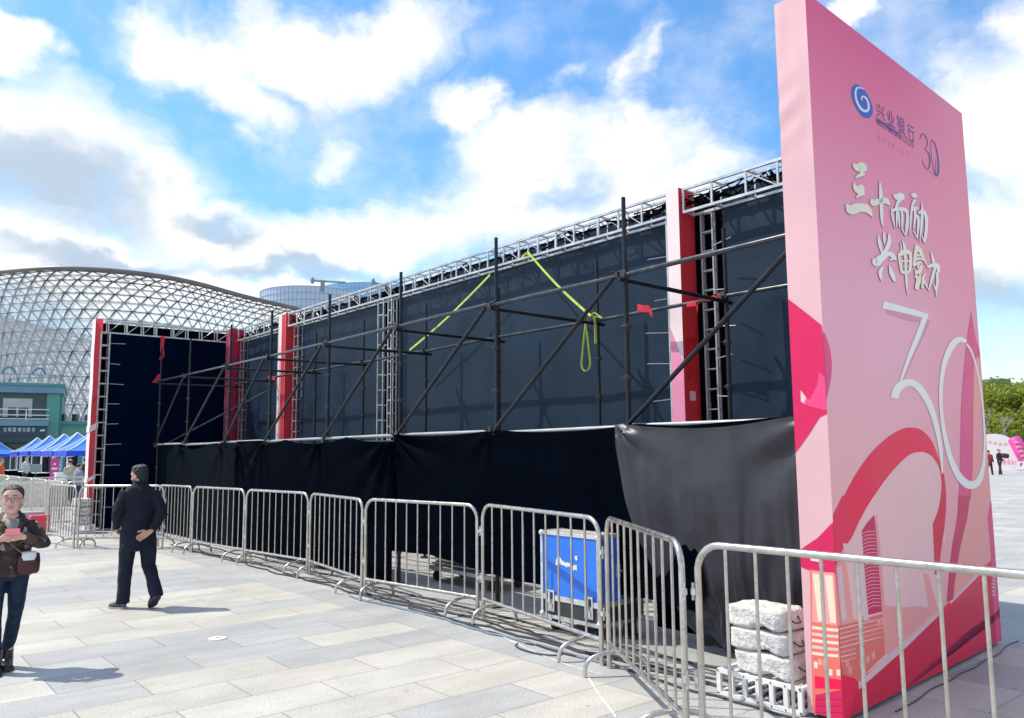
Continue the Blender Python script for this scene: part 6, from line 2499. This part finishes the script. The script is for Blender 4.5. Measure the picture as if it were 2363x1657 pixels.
# ---------------------------------------------------------------- right hand background: arch, inflatables, trees
M['arch'] = mat('pale_arch_skin', (.80, .72, .72), .5, 0, .04, .6)
M['arch_pink'] = mat('pink_arch_print', (.76, .36, .38), .5, 0, .1, 1)
M['magenta_inf'] = mat('magenta_inflatable', (.66, .06, .32), .4, 0, .12, 1.2)
AC = at_depth(2296, 1060, 66); AC.z = 0
aX = Vector((math.cos(R_(-30)), math.sin(R_(-30)), 0))
aY = Vector((-aX.y, aX.x, 0))
t = thing('inflatable_arch', AC, 'white and pink rounded arch wall behind the two people at the right', 'arch')
hw_, hh_ = 1.72, 2.95
prof = [(-hw_, 0), (-hw_, hh_ - hw_ * .8)] + [(-hw_ * math.cos(a), hh_ - hw_ * .8 + hw_ * .8 * math.sin(a)) for a in [math.pi * k / 24 for k in range(1, 24)]] + [(hw_, hh_ - hw_ * .8), (hw_, 0)]
mb = MB()
fr = [AC + aX * x + ZV * z - aY * .3 for x, z in prof]
bk = [p + aY * .6 for p in fr]
nP = len(fr)
mb.add(fr + bk, [tuple(range(nP)), tuple(range(2 * nP - 1, nP - 1, -1))] + [(i, nP + i, nP + (i + 1) % nP, (i + 1) % nP) for i in range(nP)])
mb.build('arch_body', M['arch'], t)
mb = MB()
random.seed(2)
for k in range(7):
    fill(mb, [AC - aY * .305 + aX * (-1.1 + k * .36 + x) + ZV * (2.05 + .1 * math.sin(k) + z) for x, z in ((0, 0), (.22, .02), (.24, .2), (.1, .26), (0, .18))])
for k in range(4):
    x0 = .55 + k * .28
    fill(mb, [AC - aY * .305 + aX * (x0 + x) + ZV * z for x, z in ((0, .45), (.2, .45), (.2, .7 + .2 * (k % 2)), (.1, 1.0 - .1 * k), (0, .8))])
mb.build('arch_print', M['arch_pink'], t)
SCn = at_depth(2352, 1060, 65); SCn.z = 0
t = thing('inflatable_column', SCn, 'slanting magenta inflatable column with pale markings beside the arch', 'inflatable')
mb = MB()
mb.tube([SCn + aX * .75, SCn + aX * .3 + ZV * 1.2, SCn - aX * .25 + ZV * 2.5, SCn - aX * .3 + ZV * 2.65], [.55, .52, .48, .3], 14)
mb.build('column_body', M['magenta_inf'], t, True)
mb = MB()
for k in range(6):
    c = SCn + aX * (.62 - k * .14) + ZV * (.35 + k * .36) - aY * .53
    fill(mb, [c + aX * x + ZV * z for x, z in ((-.25, 0), (.1, .05), (.2, .12), (-.1, .2), (-.28, .12))])
mb.build('column_print', M['arch_pink'], t)
LW0 = at_depth(2347, 1085, 64); LW0.z = 0
t = thing('low_display_wall', LW0, 'low white display wall with dark lettering at the foot of the inflatables', 'display wall')
mb = MB()
mb.obox(LW0 + aX * 3.4 + ZV * .36, aX, aY, ZV, 6.8, .3, .72)
mb.build('panel', M['white'], t)
mb = MB()
for k in range(16):
    c = LW0 - aY * .155 + aX * (.2 + k * .4) + ZV * (.42 + random.uniform(-.05, .08))
    fill(mb, [c + aX * x + ZV * z for x, z in ((0, -.12), (.08, -.14), (.2, .06), (.12, .16), (.04, .1))])
mb.build('wall_print', mat('purple_print', (.18, .08, .25), .5, 0, .3, 4), t)
mb = MB()
mb.obox(LW0 + aX * 3.4 + ZV * .06 - aY * .2, aX, aY, ZV, 6.8, .1, .12)
mb.build('foot_strip', mat('pink_strip', (.66, .36, .52), .5, 0, .1, 2), t)

LEAF = []
for k, c in enumerate(((.20, .255, .035), (.27, .33, .04), (.12, .175, .035), (.34, .38, .05))):
    LEAF.append(mat('leaf_%s' % ('olive', 'fresh', 'deep', 'lime')[k], c, .55, 0, .2, .7, trans=.42))
BARK = mat('bark', (.10, .08, .065), .9, 0, .3, 3)
TWIG = mat('pale_twigs', (.36, .32, .32), .8, 0, .2, 2)
random.seed(31)


def leafy_tree(loc, h, rad, mats, label, seed, leaves=5200, size=.26):
    rnd = random.Random(seed)
    t = thing('broadleaf_tree', loc, label, 'tree', 'trees at the far right edge of the plaza')
    L_ = Vector(loc)
    mb = MB()
    top = L_ + Vector((rnd.uniform(-.4, .4), rnd.uniform(-.4, .4), h * .75))
    mb.tube([L_, L_.lerp(top, .4) + Vector((.1, 0, 0)), L_.lerp(top, .75), top], [.24, .18, .11, .04], 8)
    cl_ = []
    for k in range(15):
        a = rnd.uniform(0, 6.283)
        zz = rnd.uniform(.25, .95)
        rr = rad * rnd.uniform(.45, .95) * math.sin(math.pi * min(.98, max(.12, zz * .95 + .02))) ** .6
        c = L_ + Vector((rr * math.cos(a), rr * math.sin(a), h * zz))
        mb.tube([L_.lerp(top, max(.3, zz * .7)), L_.lerp(top, max(.3, zz * .7)).lerp(c, .6) + Vector((0, 0, .2)), c], [.07, .045, .015], 5)
        cl_.append((c, rad * rnd.uniform(.34, .55)))
    mb.build('trunk', BARK, t, True)
    mb = MB()
    for i in range(leaves):
        c, r = rnd.choice(cl_)
        u = Vector((rnd.gauss(0, 1), rnd.gauss(0, 1), rnd.gauss(0, .8)))
        u = u.normalized() * r * (rnd.random() ** .42)
        u.z *= .75
        p = c + u
        s = size * rnd.uniform(.6, 1.4)
        a_ = Vector((rnd.gauss(0, 1), rnd.gauss(0, 1), rnd.gauss(0, .6))).normalized() * s
        b_ = a_.cross(Vector((rnd.gauss(0, 1), rnd.gauss(0, 1), rnd.gauss(0, 1)))).normalized() * s * .7
        mb.cur = 1 if rnd.random() < .35 else 0
        mb.add([p - a_, p + b_ * .6, p + a_, p - b_ * .6], [(0, 1, 2, 3)])
    mb.build('crown', mats, t)
    return t


trees = [(2275, 92, 7.6, 4.2, (2, 0), 'dark evergreen broadleaf tree seen close to the edge of the pink board'), (2312, 86, 8.2, 4.0, (0, 1), 'round olive green tree standing behind the arch'), (2340, 98, 9.6, 4.4, (0, 2), 'tall olive green tree standing farther back behind the arch'),
         (2366, 82, 7.6, 4.0, (1, 3), 'bright yellow green tree at the right edge of the photo'), (2395, 95, 9.2, 4.6, (1, 0), 'tall fresh green tree cut by the right edge of the photo'), (2440, 88, 8.4, 4.4, (0, 2), 'tree just outside the right edge of the photo'),
         (2235, 96, 8.2, 4.4, (2, 0), 'tree half hidden behind the pink board'), (2185, 94, 8.0, 4.4, (0, 2), 'tree hidden behind the middle of the pink board'), (2510, 92, 9.0, 4.6, (1, 0), 'second tree outside the right edge of the photo')]
for i, (px, Y, h, r, ms, lab_) in enumerate(trees):
    p = at_depth(px, 1060, Y); p.z = 0
    leafy_tree(p, h * 1.1, r, [LEAF[ms[0]], LEAF[ms[1]]], lab_, 40 + i, 8500 if px < 2450 and px > 2240 else 3500, .20)
# low shrubs at their feet
for i, (px, Y, w_) in enumerate(((2290, 78, 1.8), (2330, 77, 2.0), (2362, 76, 2.1))):
    p = at_depth(px, 1060, Y); p.z = 0
    rnd = random.Random(90 + i)
    t = thing('shrub', p, ('dark shrub behind the left part of the arch', 'dark shrub behind the crown of the arch', 'dark shrub behind the magenta column')[i], 'shrub', 'shrubs below the trees at the right')
    mb = MB()
    for k in range(1800):
        u = Vector((rnd.gauss(0, 1), rnd.gauss(0, 1), abs(rnd.gauss(0, 1)))).normalized() * (rnd.random() ** .4)
        q_ = p + Vector((u.x * w_, u.y * w_, u.z * 3.2 + .1))
        s = .22 * rnd.uniform(.6, 1.4)
        a_ = Vector((rnd.gauss(0, 1), rnd.gauss(0, 1), rnd.gauss(0, .6))).normalized() * s
        b_ = a_.cross(Vector((rnd.gauss(0, 1), rnd.gauss(0, 1), rnd.gauss(0, 1)))).normalized() * s * .7
        mb.add([q_ - a_, q_ + b_ * .6, q_ + a_, q_ - b_ * .6], [(0, 1, 2, 3)])
    mb.build('foliage', LEAF[2], t)
    mb = MB()
    mb.tube([p, p + ZV * 1.6], [.08, .03], 6)
    mb.build('stem', BARK, t)
# bare flowering tree
p = at_depth(2296, 1060, 74); p.z = 0
t = thing('bare_tree', p, 'bare tree with pale grey twigs rising above the arch', 'tree')
rnd = random.Random(5)
mb = MB()


def branch(a, v, L, r, n_):
    b_ = a + v * L
    mb.tube([a, a.lerp(b_, .5) + Vector((rnd.uniform(-.05, .05), rnd.uniform(-.05, .05), .03)), b_], [r, r * .8, r * .55], 5 if n_ > 2 else 4, False)
    if n_ > 0:
        for k in range(3):
            w_ = (v + Vector((rnd.gauss(0, .45), rnd.gauss(0, .45), rnd.gauss(.10, .25)))).normalized()
            branch(b_, w_, L * rnd.uniform(.62, .82), r * .6, n_ - 1)


branch(p, Vector((0, 0, 1)), 1.7, .10, 5)
mb.build('trunk', TWIG, t)
# distant blue roof beyond the trees and further trees behind the stage
DB = at_depth(2290, 880, 240); DB.z = 0
t = thing('distant_building', DB, 'distant blue grey flat roofed building peeking over the trees', 'building')
zt_ = at_depth(2290, 876, 240).z
mb = MB()
mb.box(DB + ZV * (zt_ - 2.2) / 2, 6, 6, zt_ - 2.2, R_(10))
mb.build('wall', mat('bluish_wall', (.16, .24, .30), .5, 0, .1, .2), t)
mb = MB()
mb.box(DB + ZV * (zt_ - 1.0), 7, 7, 2.0, R_(10), .4)
mb.build('roof', mat('blue_roof', (.055, .10, .16), .5, 0, .1, .2), t)
bpy.context.view_layer.update()
